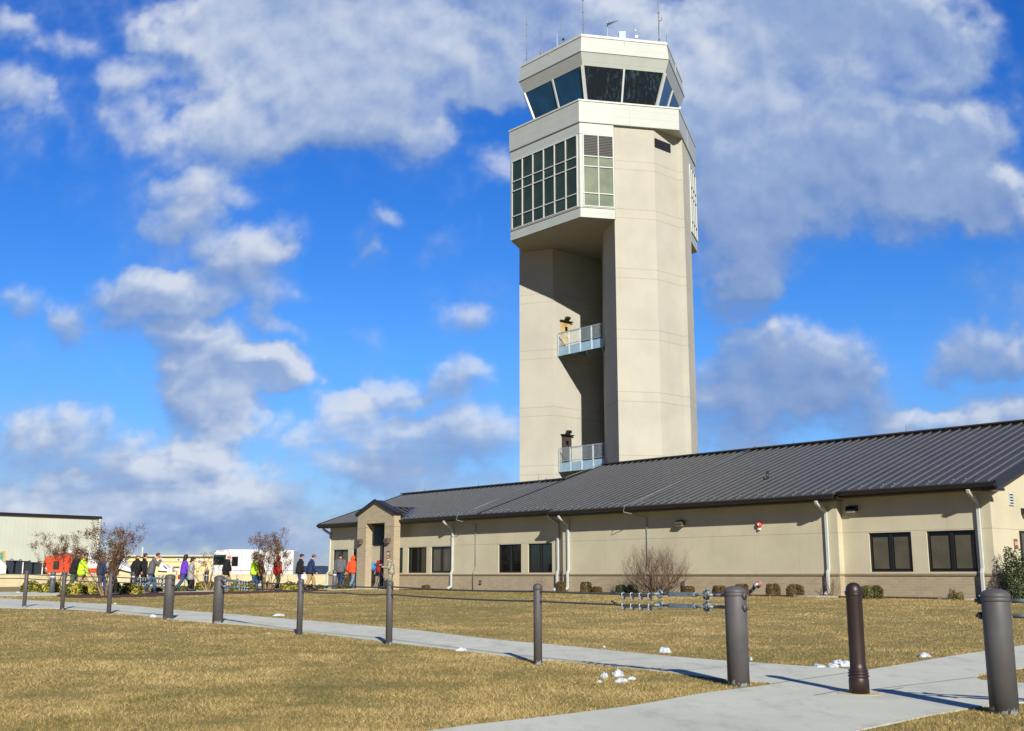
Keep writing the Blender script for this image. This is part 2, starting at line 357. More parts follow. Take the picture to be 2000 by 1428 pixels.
lit = .40+vnoise(U-.006, Vv*2.5+.02, 9, 44, 6, .58)*1.1*np.clip((.22-Vv)/.12, 0, 1)+(D1-Ds)*.55+.22*HG+.04*thick+vnoise(U, Vv, 3.2, 33, 6)*1.25+(D_-D1)*.22
lit += .34*np.exp(-(((U+.165)/.06)**2+((Vv-.13)/.035)**2))+.22*np.exp(-(((U-.28)/.10)**2+((Vv-.20)/.05)**2))+.26*np.exp(-(((U+.36)/.22)**2+((Vv-.085)/.06)**2))+.12*np.exp(-(((U-.35)/.15)**2+((Vv-.48)/.06)**2))
lowb = np.clip(1-Vv/.13, 0, 1); lit = np.clip(lit, 0, 1)*(1-.35*lowb)+.30*lowb
nv, nu = U.shape; nrm_ = np.sqrt(U**2+1+Vv**2); RR_ = 4000.
co_ = np.stack([U/nrm_*RR_, 1/nrm_*RR_, Vv/nrm_*RR_+CZ], -1).reshape(-1, 3)
idx = np.arange(nu*nv).reshape(nv, nu); qd = np.stack([idx[:-1,:-1], idx[1:,:-1], idx[1:,1:], idx[:-1,1:]], -1).reshape(-1, 4)
me = bpy.data.meshes.new('sky_clouds'); me.vertices.add(len(co_)); me.vertices.foreach_set('co', co_.ravel().astype(np.float32))
me.loops.add(len(qd)*4); me.loops.foreach_set('vertex_index', qd.ravel().astype(np.int32)); me.polygons.add(len(qd))
me.polygons.foreach_set('loop_start', np.arange(0, len(qd)*4, 4, dtype=np.int32)); me.polygons.foreach_set('loop_total', np.full(len(qd), 4, np.int32)); me.update()
for nm_, ar in (('cover', cov), ('light', lit)):
    at_ = me.attributes.new(nm_, 'FLOAT', 'POINT'); at_.data.foreach_set('value', ar.ravel().astype(np.float32))
cm_ = bpy.data.materials.new('cloud'); cm_.use_nodes = True; cm_.node_tree.nodes.clear(); t = NT(cm_.node_tree)
ac = t.n('ShaderNodeAttribute'); ac.attribute_name = 'cover'; al = t.n('ShaderNodeAttribute'); al.attribute_name = 'light'
em = t.n('ShaderNodeEmission'); em.inputs[1].default_value = .78
ramp = t.n('ShaderNodeValToRGB'); cr = ramp.color_ramp; cr.elements[0].position = 0.; cr.elements[0].color = rgb(118, 148, 200); cr.elements[1].position = 1.; cr.elements[1].color = rgb(216, 224, 238)
e_ = cr.elements.new(.5); e_.color = rgb(154, 177, 216)
t.val(ramp.inputs[0], al.outputs['Fac']); t.val(em.inputs[0], ramp.outputs[0])
tr_ = t.n('ShaderNodeBsdfTransparent'); mx = t.n('ShaderNodeMixShader'); t.val(mx.inputs[0], ac.outputs['Fac'])
cm_.node_tree.links.new(tr_.outputs[0], mx.inputs[1]); cm_.node_tree.links.new(em.outputs[0], mx.inputs[2])
mo = t.n('ShaderNodeOutputMaterial'); cm_.node_tree.links.new(mx.outputs[0], mo.inputs[0]); cm_.cycles.emission_sampling = 'NONE'
me.materials.append(cm_); sko = bpy.data.objects.new('sky', me); COL.objects.link(sko); sko['kind'] = 'structure'
# ---------------------------------------------------------------- terrain
WALL_P = (14.60, 34.55)
WA = R(-41.5); WD = (math.sin(WA), math.cos(WA)); WN = (-WD[1], WD[0])      # along the wall, out of the wall
WROT = math.atan2(WD[1], WD[0])
def hz(x, y):
    x = np.asarray(x, float); y = np.asarray(y, float)
    tt = (x - WALL_P[0]) * WD[0] + (y - WALL_P[1]) * WD[1]; ss = (x - WALL_P[0]) * WN[0] + (y - WALL_P[1]) * WN[1]
    drop = np.interp(tt, [-6, -2, 4, 8, 13, 19, 26], [.45, .43, .40, .33, .28, .18, .12])
    k = np.clip((ss - 2) / 19, 0, 1); k = k * k * (3 - 2 * k)
    return .06 - drop * k
def gp(x, y, dz=0.):    # where a surveyed sight line meets the ground
    r = ray(x, y); z = -.2
    for _ in range(25):
        k = (z - CZ) / r[2]; z = float(hz(r[0]*k, r[1]*k))
    return Vector((r[0]*k, r[1]*k, z + dz))
def wl(t_, o_, z_=0.):   # wall coordinates to world
    return Vector((WALL_P[0] + WD[0]*t_ + WN[0]*o_, WALL_P[1] + WD[1]*t_ + WN[1]*o_, z_))
xs = np.concatenate([-np.geomspace(2500, 62, 22), np.arange(-60, 45, .6), np.geomspace(46, 2500, 22)])
ys = np.concatenate([np.linspace(-300, -12, 12), np.arange(-10, 100, .6), np.geomspace(101, 3500, 26)])
X, Y = np.meshgrid(xs, ys); Z = hz(X, Y); nx, ny = len(xs), len(ys)
me = bpy.data.meshes.new('ground')
idx = np.arange(nx*ny).reshape(ny, nx)
fc = np.stack([idx[:-1,:-1], idx[:-1,1:], idx[1:,1:], idx[1:,:-1]], -1).reshape(-1, 4)
me.from_pydata(np.stack([X, Y, Z], -1).reshape(-1, 3).tolist(), [], fc.tolist()); me.materials.append(M['lawn'])
me.polygons.foreach_set('use_smooth', [True]*len(fc))
go = bpy.data.objects.new('ground', me); COL.objects.link(go); go['kind'] = 'structure'
# ---- paving outlines
def dens(poly, step=.5):
    out = []
    for i in range(len(poly)):
        a, b = Vector(poly[i][:2]), Vector(poly[(i+1) % len(poly)][:2]); n_ = max(1, int((b-a).length/step))
        out += [a.lerp(b, k/n_) for k in range(n_)]
    return out
def inside(px, py, poly):
    px = np.asarray(px); py = np.asarray(py); r = np.zeros(px.shape, bool); n_ = len(poly)
    for i in range(n_):
        x0, y0 = poly[i][0], poly[i][1]; x1, y1 = poly[(i+1) % n_][0], poly[(i+1) % n_][1]
        if y0 == y1: continue
        c = ((y0 > py) != (y1 > py)) & (px < (x1-x0)*(py-y0)/(y1-y0)+x0); r ^= c
    return r
def smoothed(pts, n=5):
    out = []
    P_ = [Vector(p[:2]) for p in pts]
    for i in range(len(P_)-1):
        p0, p1, p2, p3 = P_[max(i-1,0)], P_[i], P_[i+1], P_[min(i+2,len(P_)-1)]
        for k in range(n):
            t_ = k/n; out.append(.5*((2*p1)+(-p0+p2)*t_+(2*p0-5*p1+4*p2-p3)*t_*t_+(-p0+3*p1-3*p2+p3)*t_**3))
    return out + [P_[-1]]
def drape(name, poly, m_, lift=.018, step=.6, kind='structure', skirt=.15):
    ring = dens(poly, step); pts = [Vector((p.x, p.y)) for p in ring]; n0 = len(pts)
    xa = [p.x for p in pts]; ya = [p.y for p in pts]
    gx, gy = np.meshgrid(np.arange(min(xa), max(xa), step), np.arange(min(ya), max(ya), step))
    gx, gy = gx.ravel(), gy.ravel(); ok = inside(gx, gy, pts); pts += [Vector((a, b)) for a, b in zip(gx[ok].tolist(), gy[ok].tolist())]
    vo, eo, fo, *_ = geometry.delaunay_2d_cdt(pts, [(i, (i+1) % n0) for i in range(n0)], [], 1, 1e-4)
    zz = hz([p.x for p in vo], [p.y for p in vo]); mb = MB()
    fo = [f for f in fo if inside(sum(vo[i].x for i in f)/3, sum(vo[i].y for i in f)/3, ring)]
    fo2 = []
    for f in fo:
        a, b, c = (vo[i] for i in f); fo2.append(tuple(f) if (b-a).cross(c-a) > 0 else tuple(f)[::-1])
    mb.add([(p.x, p.y, float(z)+lift) for p, z in zip(vo, zz)], fo2)
    if skirt:
        rz = hz([p.x for p in ring], [p.y for p in ring]); n_ = len(ring)
        mb.add([(p.x, p.y, float(z)+lift) for p, z in zip(ring, rz)] + [(p.x, p.y, float(z)-skirt) for p, z in zip(ring, rz)],
               [(i, (i+1) % n_, n_+(i+1) % n_, n_+i) for i in range(n_)])
    return mb.build(name, m_, kind=kind)
G = lambda L: [gp(*p) for p in L]
farE = smoothed(G([(-190,1158),(0,1169),(115,1176),(230,1182),(340,1191.5),(460,1200.7),(540,1208),(764,1227),(960,1249.4),(1097,1262),(1320,1284),(1500,1297.6),(1672,1309)]))
c1_ = smoothed(G([(1693,1310),(1840,1285.6),(1923,1273),(2000,1261.6),(2300,1222)]), 3)
isl = G([(2330,1262),(2000,1306),(1945,1313)]) + G([(1915,1319),(1905,1325),(1918,1330)]) + G([(1955,1333),(2000,1336),(2400,1352)])
br = G([(2500,1400),(2100,1372),(1990,1374),(1917,1382),(1821,1398),(1680,1428),(1500,1480)]) + [Vector((1.3,5.2,0)), Vector((.9,2.,0)), Vector((-2.6,1.,0)), Vector((-2.9,4.8,0))]
bl_ = smoothed(G([(640,1470),(850,1428),(1100,1398),(1250,1378),(1360,1358),(1450,1346),(1500,1340)]), 3)
nearE = smoothed(G([(1507,1338),(1490,1334),(1420,1329),(1300,1314),(1100,1292),(1038,1289),(887,1270),(764,1256),(540,1228),(414,1217),(340,1211),(290,1204),(207,1196),(115,1189.5),(0,1187.5),(-190,1178)]))
PATH = [(p[0], p[1]) for p in list(farE) + list(c1_) + list(isl) + list(br) + list(bl_) + list(nearE)]
drape('path', PATH, M['concrete'], .012, .45)
p2f = G([(-120,1157.4),(110,1156.2),(300,1153.5),(480,1151.8),(640,1149.8),(700,1149)]); p2n = G([(-120,1165.5),(110,1163),(300,1158.6),(480,1155.8),(640,1152.5),(700,1151.5)])
PATH2 = [(p.x, p.y) for p in smoothed(p2f, 4)] + [tuple(wl(32.6, .1)[:2]), tuple(wl(30.2, .1)[:2]), tuple(wl(29.9, 2.2)[:2])] + [(p.x, p.y) for p in smoothed(p2n, 4)[::-1]]
drape('pavement', PATH2, M['concrete'], .02, .8)
bedn = G([(640,1154.3),(560,1157.6),(430,1161),(330,1164.5),(230,1168),(150,1168.5),(112,1166)]); bedf = G([(112,1163.4),(300,1159),(480,1156.2),(640,1153)])
BED = [(p.x, p.y) for p in smoothed(bedf, 4)] + [(p.x, p.y) for p in smoothed(bedn, 4)]
drape('mulch_bed', BED, M['mulch'], .035, .7)
BED2 = [tuple(wl(a, b)[:2]) for a, b in ((29.4, -.3), (29.4, 1.1), (26, 1.2), (20, 1.25), (14, 1.5), (8, 1.45), (3, 1.3), (-2, 1.6), (-5, 1.6), (-5, -.3))]
drape('mulch_strip', BED2, M['mulch'], .035, .5)
# sawn joints and cracks of the path
_acc = 0.; JX = []
for _a, _b in zip(nearE[:-1], nearE[1:]):
    _acc += (_b-_a).length
    if _acc > 1.7:
        _acc = 0.; _q = min(farE, key=lambda f_: (f_-_b).length)
        if _b.y < 40: JX.append((Vector((_b.x, _b.y, 0)), Vector((_q.x, _q.y, 0))))
for k, (a, b) in enumerate(JX+[((1590,1361),(1640,1352)), ((1700,1357),(1765,1346)), ((1693,1311),(1507,1338)), ((1905,1325),(1700,1350))]):
    pa, pb = (a, b) if len(a) == 3 else (gp(*a), gp(*b)); mb = MB(); n_ = 8; dr = (pb-pa).normalized(); sd2 = Vector((-dr.y, dr.x, 0)) * .006; vs = []
    for i in range(n_+1):
        q = pa.lerp(pb, i/n_); q += Vector((-dr.y, dr.x, 0)) * random.uniform(-.006, .006)
        z = float(hz(q.x, q.y)) + .016; vs += [(q.x-sd2.x, q.y-sd2.y, z), (q.x+sd2.x, q.y+sd2.y, z)]
    mb.add(vs, [(2*i, 2*i+2, 2*i+3, 2*i+1) for i in range(n_)]); mb.build('path_joint', M['joint'], kind='structure')
def D2(a): a = R(a); return (math.sin(a), math.cos(a))
def onpl(x, y, p0, ang):       # survey point on the vertical plane through p0 running in direction ang
    d = D2(ang); n_ = (d[1], -d[0]); r = ray(x, y); k = (n_[0]*p0[0]+n_[1]*p0[1])/(n_[0]*r[0]+n_[1]*r[1]); return Vector((r[0]*k, r[1]*k, CZ+r[2]*k))
def wt(x, y, o_=0.):           # survey point on the long wall, in wall coordinates (t, z)
    p = onpl(x, y, wl(0, o_), -41.5); return ((p.x-WALL_P[0])*WD[0]+(p.y-WALL_P[1])*WD[1], p.z)
def gw(x, y, t_=-.55):         # survey point on the gable wall (o, z)
    p = onpl(x, y, wl(t_, 0), 48.5); return ((p.x-WALL_P[0])*WN[0]+(p.y-WALL_P[1])*WN[1], p.z)
# ================================================================ office building
bld = thing('office_building', 'long single storey beige building with brick base and dark ribbed metal roof', 'building', wl(0, 0, 0), WROT)
T0, T1, T2, T3 = -.55, 4.70, 18.34, 37.75
TH, TL = 23.8, 38.1
wins = {0: [(0., 1.63), (2.17, 3.71)], 1: [], 2: [(19.34, 20.93), (21.4, 23.0), (26.61, 28.22), (28.6, 30.19), (30.65, 31.2), (33.8, 35.35), (35.84, 37.37)]}
wall = MB(); base = MB(); cap = MB()
secs = [(T0, T1, 0., 0), (T1, T2, .3, 1), (T2, T3, 0., 2)]
WB, WT = .90, 2.20
for a, b, oo, k in secs:
    cur = a; th = .3
    for (p, q) in wins[k]:
        wall.box((cur, oo-th, .84), (p, oo, 3.5)); wall.box((p, oo-th, .84), (q, oo, WB)); wall.box((p, oo-th, WT), (q, oo, 3.5)); cur = q
    wall.box((cur, oo-th, .84), (b, oo, 3.5))
wall.box((T0, -16.4, .84), (T0+.3, -.302, 3.5)); wall.box((T3-.3, -10.6, .84), (T3, -.302, 3.5))
wall.box((T0+.3, -16.4, .84), (TH, -16.1, 3.5)); wall.box((TH-.3, -16.1, .84), (TH, -10.6, 3.5)); wall.box((TH, -10.6, .84), (T3-.3, -10.3, 3.5))
def gable(mb, t0, t1, oA, oB, zE, zR):   # triangular wall piece
    om = (oA+oB)/2; p = [(oA, zE), (oB, zE), (om, zR)]
    vs = [(t0, a, z) for a, z in p] + [(t1, a, z) for a, z in p]; mb.add(vs, [(0,1,2), (5,4,3), (0,3,4,1), (1,4,5,2), (2,5,3,0)])
gable(wall, T0, T0+.3, 0, -16.4, 3.5, 6.20); gable(wall, TH-.4, TH-.1, 0, -16.4, 3.5, 6.2); gable(wall, T3-.3, T3, 0, -10.6, 3.5, 5.3)
wall.build('wall', M['stucco'], bld)
for a, b, oo, k in secs: base.box((a-(.02 if k == 0 else 0), oo-.35, -.3), (b+(.02 if k == 2 else 0), oo+.02, .76)); cap.box((a-(.05 if k == 0 else 0), oo-.35, .775), (b+(.05 if k == 2 else 0), oo+.05, .843))
base.box((T0-.02, -16.4, -.3), (T0+.3, -.36, .76)); base.box((T3-.3, -10.6, -.3), (T3+.02, -.36, .76)); cap.box((T0-.05, -16.4, .775), (T0+.3, -.36, .843)); cap.box((T3-.3, -10.6, .775), (T3+.05, -.36, .843))
base.build('brick_base', M['brick'], bld); cap.build('brick_ledge', M['brick_cap'], bld)
g = MB()
for a, b, oo, k in secs: g.box((a, oo-.35, .76), (b, oo+.005, .775))
g.build('ledge_joint', M['shadowgap'], bld)
core = MB(); core.box((T0+.4, -16, 0), (TH-.4, -.9, 3.4)); core.box((TH-.4, -10.2, 0), (T3-.4, -.9, 3.4)); core.build('interior', M['black'], bld)
def window(t0, t1, oo, blind, z0=WB, z1=WT, n_=2):
    f = MB(); fr = .055; d0, d1 = oo-.14, oo-.05
    f.box((t0, d0, z0), (t0+fr, d1, z1)); f.box((t1-fr, d0, z0), (t1, d1, z1)); f.box((t0+fr, d0, z0), (t1-fr, d1, z0+fr)); f.box((t0+fr, d0, z1-fr), (t1-fr, d1, z1))
    for k in range(1, n_): c = t0+(t1-t0)*k/n_; f.box((c-.06, d0, z0+fr), (c+.06, d1, z1-fr))
    w_ = f.build('window', M['black'], bld, bevel=.006)
    for k in range(n_):
        a = t0+(t1-t0)*k/n_+(fr if k == 0 else .06)
        b = t0+(t1-t0)*(k+1)/n_-(fr if k == n_-1 else .06)
        MB().box((a, oo-.11, z0+fr), (b, oo-.098, z1-fr)).build('pane', M['win_glass'], w_)
        if blind:
            MB().box((a+.04, oo-.094, z0+fr+(.05)), (b-.04, oo-.09, z1-fr-.1)).build('blind', M['blind'], w_)
window(0., 1.63, 0, 1); window(2.17, 3.71, 0, 1)
window(19.34, 20.93, 0, 0); window(21.4, 23.0, 0, 0); window(26.61, 28.22, 0, 1); window(28.6, 30.19, 0, 0); window(30.65, 31.2, 0, 0, n_=1); window(33.8, 35.35, 0, 0); window(35.84, 37.37, 0, 1)
# entrance door behind the portico; dark panel added above it for the arch's shade
d_ = MB(); d_.box((31.35, .0, .06), (32.45, .05, 2.3)); d_.box((30.95, .0, 2.36), (33.3, .04, 3.42)); d_.box((32.38, .0, 2.3), (32.45, .05, 2.36)); d_.box((31.35, .0, 2.3), (31.42, .05, 2.36)); dd = d_.build('door', M['black'], bld); MB().box((31.45, .05, 1.2), (32.15, .056, 2.1)).build('glass', M['win_glass'], dd); MB().tube([(31.5, .09, 1.0), (31.5, .09, 1.3)], .015, 6).build('handle', M['steel'], dd)
# ---- roof
PT = 1/3.
def rz(o_): return 3.63 + (.6-o_)*PT
RH, RL = -8.18, -5.40          # ridge positions behind the wall
roof = MB(); th = .07
def slab(t0, t1, oe, orr, ribs=True):
    z0, z1 = rz(oe), rz(orr); ob = 2*orr-oe
    for (a, za, b, zb) in ((oe, z0, orr, z1), (ob, z0, orr, z1)):
        roof.add([(t0,a,za),(t1,a,za),(t1,b,zb),(t0,b,zb),(t0,a,za-th),(t1,a,za-th),(t1,b,zb-th),(t0,b,zb-th)],
                 [(0,1,2,3) if a < b else (3,2,1,0), (7,6,5,4), (0,4,5,1), (1,5,6,2), (2,6,7,3), (3,7,4,0)])
    if ribs:
        k = math.ceil(t0/.406); 
        while k*.406 < t1:
            t_ = k*.406; roof.bar((t_, oe, z0+.022), (t_, orr, z1+.022), .03, .05, mi=1); k += 1
slab(-1.04, 4.45, .60, RH); slab(4.45, 18.62, .90, RH); slab(18.62, TH, .60, RH); slab(TH+.004, TL, .60, RL)
rf = roof.build('roof', [M['roof'], M['roof_rib']], bld)
rc = MB()
for t0, t1, orr in ((-1.06, TH+.03, RH), (TH, TL+.02, RL)):
    z = rz(orr)
    rc.bar((t0, orr+.14, z+.035), (t1, orr+.14, z+.035), .30, .05); rc.bar((t0, orr-.14, z+.035), (t1, orr-.14, z+.035), .30, .05); rc.bar((t0, orr, z+.075), (t1, orr, z+.075), .2, .04)
rc.build('ridge_cap', M['roof'], rf)
clo = MB()     # dark profile closures below the ridge cap
for t0, t1, orr in ((-1.0, TH, RH), (TH, TL, RL)):
    k = math.ceil(t0/.406)
    while k*.406+.3 < t1: clo.bar((k*.406+.06, orr+.335, rz(orr+.335)+.018), (k*.406+.36, orr+.335, rz(orr+.335)+.018), .03, .05); k += 1
clo.build('ridge_closure', M['black'], rf, kind='stuff')
for tt, orr in ((-1.05, RH), (TL+.01, RL)):
    for a in (.6, 2*orr-.6): MB().bar((tt, a, rz(.6)-.09), (tt, orr, rz(orr)-.09), .05, .26, up=(0, 0, 1)).build('rake_trim', M['trim_dark'], bld)
for a in (.6, 2*RH-.6): MB().bar((TH+.0, a, rz(.6)-.04+0.0), (TH, RH, rz(RH)-.04), .05, .18).build('rake_trim', M['trim_dark'], bld)
MB().bar((-.8, .38, rz(.38)-.16), (-.8, RH, rz(RH)-.16), .46, .03).build('rake_soffit', M['trim_dark'], bld)
gt = MB(); sf = MB()
for t0, t1, oe in ((-1.06, 4.43, .60), (4.43, 18.64, .90), (18.64, TL+.03, .60)):
    z = rz(oe); gt.box((t0, oe-.03, z-.20), (t1, oe, z-.02))
    gt.add([(t0, oe, z-.17), (t1, oe, z-.17), (t1, oe+.09, z-.14), (t0, oe+.09, z-.14), (t0, oe+.12, z-.03), (t1, oe+.12, z-.03), (t0, oe, z-.03), (t1, oe, z-.03)],
           [(0,1,2,3), (3,2,5,4), (0,3,4,6), (2,1,7,5), (6,4,5,7)])
    sf.box((t0+.02, -.0 if oe < .7 else .3, z-.215), (t1-.02, oe-.03, z-.19))
gt.box((-1.06, .02, 3.36), (-.56, .57, 3.44))
gt.build('gutter', M['trim_dark'], bld); sf.build('soffit', M['trim_dark'], bld)
for (t_, oo) in ((26.41, 0), (18.90, 0), (17.94, .3), (5.1, .3), (-.18, 0)):
    dm = MB(); oe = .6 if oo == 0 else .9; ez = rz(oe)-.2
    dm.bar((t_, oe+.02, ez), (t_, oe-.02, ez-.1), .1, .12, up=(0,1,0)); dm.bar((t_, oe-.0, ez-.08), (t_, oo+.06, ez-.36), .1, .12, up=(0,1,0)); dm.bar((t_, oo+.06, ez-.33), (t_, oo+.06, .98), .1, .08, up=(0,1,0))
    dm.bar((t_, oo+.06, 1.0), (t_+.0, oo+.13, .86), .1, .08, up=(0,1,0)); dm.bar((t_, oo+.13, .88), (t_, oo+.13, .24), .1, .08, up=(0,1,0)); dm.bar((t_, oo+.13, .26), (t_, oo+.36, .13), .1, .09, up=(0,1,0))
    dm.build('downspout', M['white_metal'], bld, bevel=.008)
dm = MB(); t_ = 37.62; dm.bar((t_+.1, .55, 3.38), (t_+.02, .06, 3.1), .1, .12, up=(0,1,0)); dm.bar((t_+.02, .06, 3.12), (t_+.02, .06, .98), .1, .08, up=(0,1,0)); dm.bar((t_+.02, .06, 1.0), (t_+.14, .13, .84), .1, .08, up=(0,1,0)); dm.bar((t_+.14, .13, .86), (t_+.14, .13, .2), .1, .08, up=(0,1,0)); dm.bar((t_+.14, .13, .22), (t_+.3, .4, .1), .1, .1, up=(0,1,0))
dm.build('downspout', M['white_metal'], bld, bevel=.008)
for (t_, oo) in ((24.63, 0.), (13.40, .3)):
    cm = MB(); oe = .6 if oo == 0 else .9; z = rz(oe)
    cm.tube([(t_+.6, oe-.3, z+.12), (t_+.62, oe+.08, z+.02), (t_+.58, oe+.2, z-.22), (t_+.2, oe*.5+oo*.5+.05, z-.36), (t_, oo+.05, z-.42), (t_, oo+.05, 1.2), (t_+.12, oo+.1, .9), (t_+.12, oo+.1, .05)], .016, 6)
    cm.build('conduit', M['galv'], bld)
    lc = MB(); orr = RH if t_ < 20 else RL
    orr = RL if t_ > 20 else RH
    lc.tube([(t_+.6, oe-.3, z+.12), (t_+.6, orr+.1, rz(orr)+.14)], .012, 5); lc.build('lightning_cable', M['galv'], rf)
lc = MB(); lc.tube([(TH+.15, RL, rz(RL)+.12), (TH+.08, RH, rz(RH)+.1)], .015, 5); lc.build('lightning_cable', M['galv'], rf)
for k, (t_, orr) in enumerate([(1.0, RH), (6.5, RH), (12, RH), (17.5, RH), (26, RL), (31, RL), (36, RL)]):
    MB().tube([(t_, orr, rz(orr)+.09), (t_, orr, rz(orr)+.42)], .012, 5).build('lightning_rod', M['galv'], rf)
MB().tube([(31.77, .4, 4.8), (31.77, .4, 5.15)], .01, 5).build('lightning_rod', M['galv'], rf)
sg0 = None
for k in range(42):     # small snow guards clipped on the ribs above the gutter
    t_ = (k*2-1)*.406 + (0 if k % 3 else .406)
    if 30 < t_ < 33.6: continue
    if t_ > 37.6: break
    oo = .35 if not 4.5 < t_ < 18.6 else .6
    if sg0 is None:
        sg0 = MB().box((-.01, -.015, 0), (.01, .015, .045)).add([(-.035,-.03,.0),(.035,-.03,.0),(.035,.03,.012),(-.035,.03,.012),(-.035,-.03,.02),(.035,-.03,.02)], [(0,1,2,3),(4,5,1,0),(4,3,2,5)]).build('snow_guard', M['rail'], rf); c = sg0
    else: c = sg0.copy(); COL.objects.link(c); c.parent = rf
    c.location = (t_, oo, rz(oo)+.04)
vp = MB().tube([(0,0,-.1),(0,0,.34)], .05, 10).lathe([(.09, -.03), (.05, .06)], 10).build('vent_pipe', M['trim_dark'], rf); 
tv = wt(1500, 947, -1.9); vp.location = (tv[0], -1.9, rz(-1.9))
# gable louvre
o_, z_ = gw(1974, 975); gv = MB()
gv.box((T0-.04, o_-.17, z_-.2), (T0-.002, o_-.13, z_+.2)); gv.box((T0-.04, o_+.13, z_-.2), (T0-.002, o_+.17, z_+.2))
for k in range(5): gv.bar((T0-.03, o_-.13, z_-.18+k*.09), (T0-.03, o_+.13, z_-.18+k*.09), .04, .045)
gvo = gv.build('gable_vent', M['white_metal'], bld); MB().box((T0-.006, o_-.13, z_-.19), (T0-.001, o_+.13, z_+.19)).build('backing', M['black'], gvo)
# gable window / door edge
o_, z_ = gw(1992, 1060); gd = MB()
for a in (o_, o_-1.1, o_-2.2): gd.box((T0-.05, a-.06, .9), (T0-.002, a, 2.2))
gd.box((T0-.05, o_-2.2, 2.14), (T0-.002, o_-.06, 2.2)); gd.box((T0-.05, o_-2.2, .9), (T0-.002, o_-.06, .96))
gdo = gd.build('window', M['black'], bld); MB().box((T0-.02, o_-2.2, .96), (T0-.003, o_-.06, 2.14)).build('pane', M['blind'], gdo)
# portico : a brick arch standing before the wall
PO = MB(); f0, f1 = .6, 1.0; tl, tr, ta = 33.45, 30.08, 31.77; ol, orr_ = 32.62, 30.92
PO.box((ol, f0, -.2), (tl, f1, 3.25)); PO.box((tr, f0, -.2), (orr_, f1, 3.25))
PO.box((ol, f0, 3.262), (tl, f1, 3.48)); PO.box((tr, f0, 3.262), (orr_, f1, 3.48))
p = [(tr, 3.48), (tl, 3.48), (tl, 4.0), (ta, 4.66), (tr, 4.0)]
PO.add([(a, f1, z) for a, z in p] + [(a, f0, z) for a, z in p], [(4,3,2,1,0), (5,6,7,8,9), (0,1,6,5), (1,2,7,6), (2,3,8,7), (3,4,9,8), (4,0,5,9)])
po = PO.build('portico', M['brick'], bld)
for a, b in ((ol+.01, tl-.01), (tr+.01, orr_-.01)): MB().box((a, f0+.01, 3.25), (b, f1-.01, 3.262)).build('joint', M['shadowgap'], po)
pr = MB()
for sgn, te in ((1, tl), (-1, tr)):
    e = te+sgn*.10; ze = 4.0-.05*(.66/1.68)
    z_e, z_r = 3.99, 4.69; ob_r, ob_e = .56, .56
    pr.add([(e, 1.07, z_e), (ta, 1.07, z_r), (ta, ob_r, z_r), (e, ob_e, z_e), (e, 1.07, z_e-.02), (ta, 1.07, z_r-.02), (ta, ob_r, z_r-.02), (e, ob_e, z_e-.02)],
           [(0,1,2,3), (7,6,5,4), (0,4,5,1), (3,2,6,7), (0,3,7,4)])
    pr.bar((e, 1.085, z_e-.03), (ta, 1.085, z_r-.03), .035, .17)
    pr.box((e-.04, ob_e, z_e-.1), (e+.06, 1.07, z_e-.01))
pr.build('portico_coping', M['trim_dark'], bld)
dr = MB(); zR, zE_ = 4.36, 3.76
for te in (tl+.05, tr-.05):
    e1, e2 = .6-(zR-3.63)*3-.1, .6-(zE_-3.63)*3-.1
    dr.add([(te, .56, zE_), (ta, .56, zR), (ta, e1, zR), (te, e2, zE_)], [(0,1,2,3), (3,2,1,0)])
    for k in range(1, 6):
        a = .56-k*.406; f_ = min(1, max(0, (e2-a)/(e2-e1))) if a < e2 else 0.
        p0_ = (te+(ta-te)*f_, a, zE_+(zR-zE_)*f_+.02)
        if f_ < .95: dr.bar(p0_, (ta, a, zR+.02), .03, .05, mi=1)
dr.bar((ta, .56, zR+.02), (ta, .6-(zR-3.63)*3, zR+.02), .22, .04)
dr.build('dormer_roof', [M['roof'], M['roof_rib']], bld)
va = MB(); va.bar((tr-.12, .22, 3.80), (ta, -1.62, 4.39), .30, .03); va.build('valley_flashing', M['trim_blue'], bld)
# ---- fittings on the walls: things of their own
M['ringpink'] = mat('ring_pink', rgb(170, 100, 112), .5)
def wall_lamp(loc, rz_, label, m1, m2, wdt=.36):
    r = thing('wall_lamp', label, 'wall lamp', loc, rz_, 'lamps fixed to the walls')
    b = MB(); n_ = 10; hh = .2; dp = .24     # quarter round hood
    pr_ = [(0, hh)] + [(dp*math.sin(a*math.pi/2/n_), hh*math.cos(a*math.pi/2/n_)*.75+hh*.25) for a in range(n_+1)] + [(dp, .02), (dp-.02, 0), (0, 0)]
    vs = [(-wdt/2, y, z) for y, z in pr_] + [(wdt/2, y, z) for y, z in pr_]; k = len(pr_)
    b.add(vs, [tuple(range(k))[::-1], tuple(range(k, 2*k))] + [(i, (i+1) % k, k+(i+1) % k, k+i) for i in range(k)])
    b.build('hood', m1, r, bevel=.006); MB().box((-wdt/2+.03, .04, -.035), (wdt/2-.03, dp-.04, -.002)).build('lens', m2, r); return r
wall_lamp(wl(33.05, 1.0, 2.48), WROT, 'bronze wall lamp on the pillar left of the entrance opening', M['bronze'], M['soffit'])
wall_lamp(wl(30.5, 1.0, 2.48), WROT, 'bronze wall lamp on the pillar right of the entrance opening', M['bronze'], M['soffit'])
t_, z_ = wt(1331, 1026, .3); wall_lamp(wl(t_, .3, z_), WROT, 'bronze wall lamp high on the blank wall above the bare bush', M['bronze'], M['soffit'])
t_, z_ = wt(1667, 999, 0.); wall_lamp(wl(t_, 0, z_), WROT, 'black wall lamp under the eave beside the two right windows', M['black'], M['white'])
o_, z_ = gw(1999, 1005); wall_lamp(wl(T0, o_, z_), WROT+R(90), 'dark wall lamp on the gable end at the right edge', M['black'], M['soffit'])
t_, z_ = wt(1483, 1025, .3)
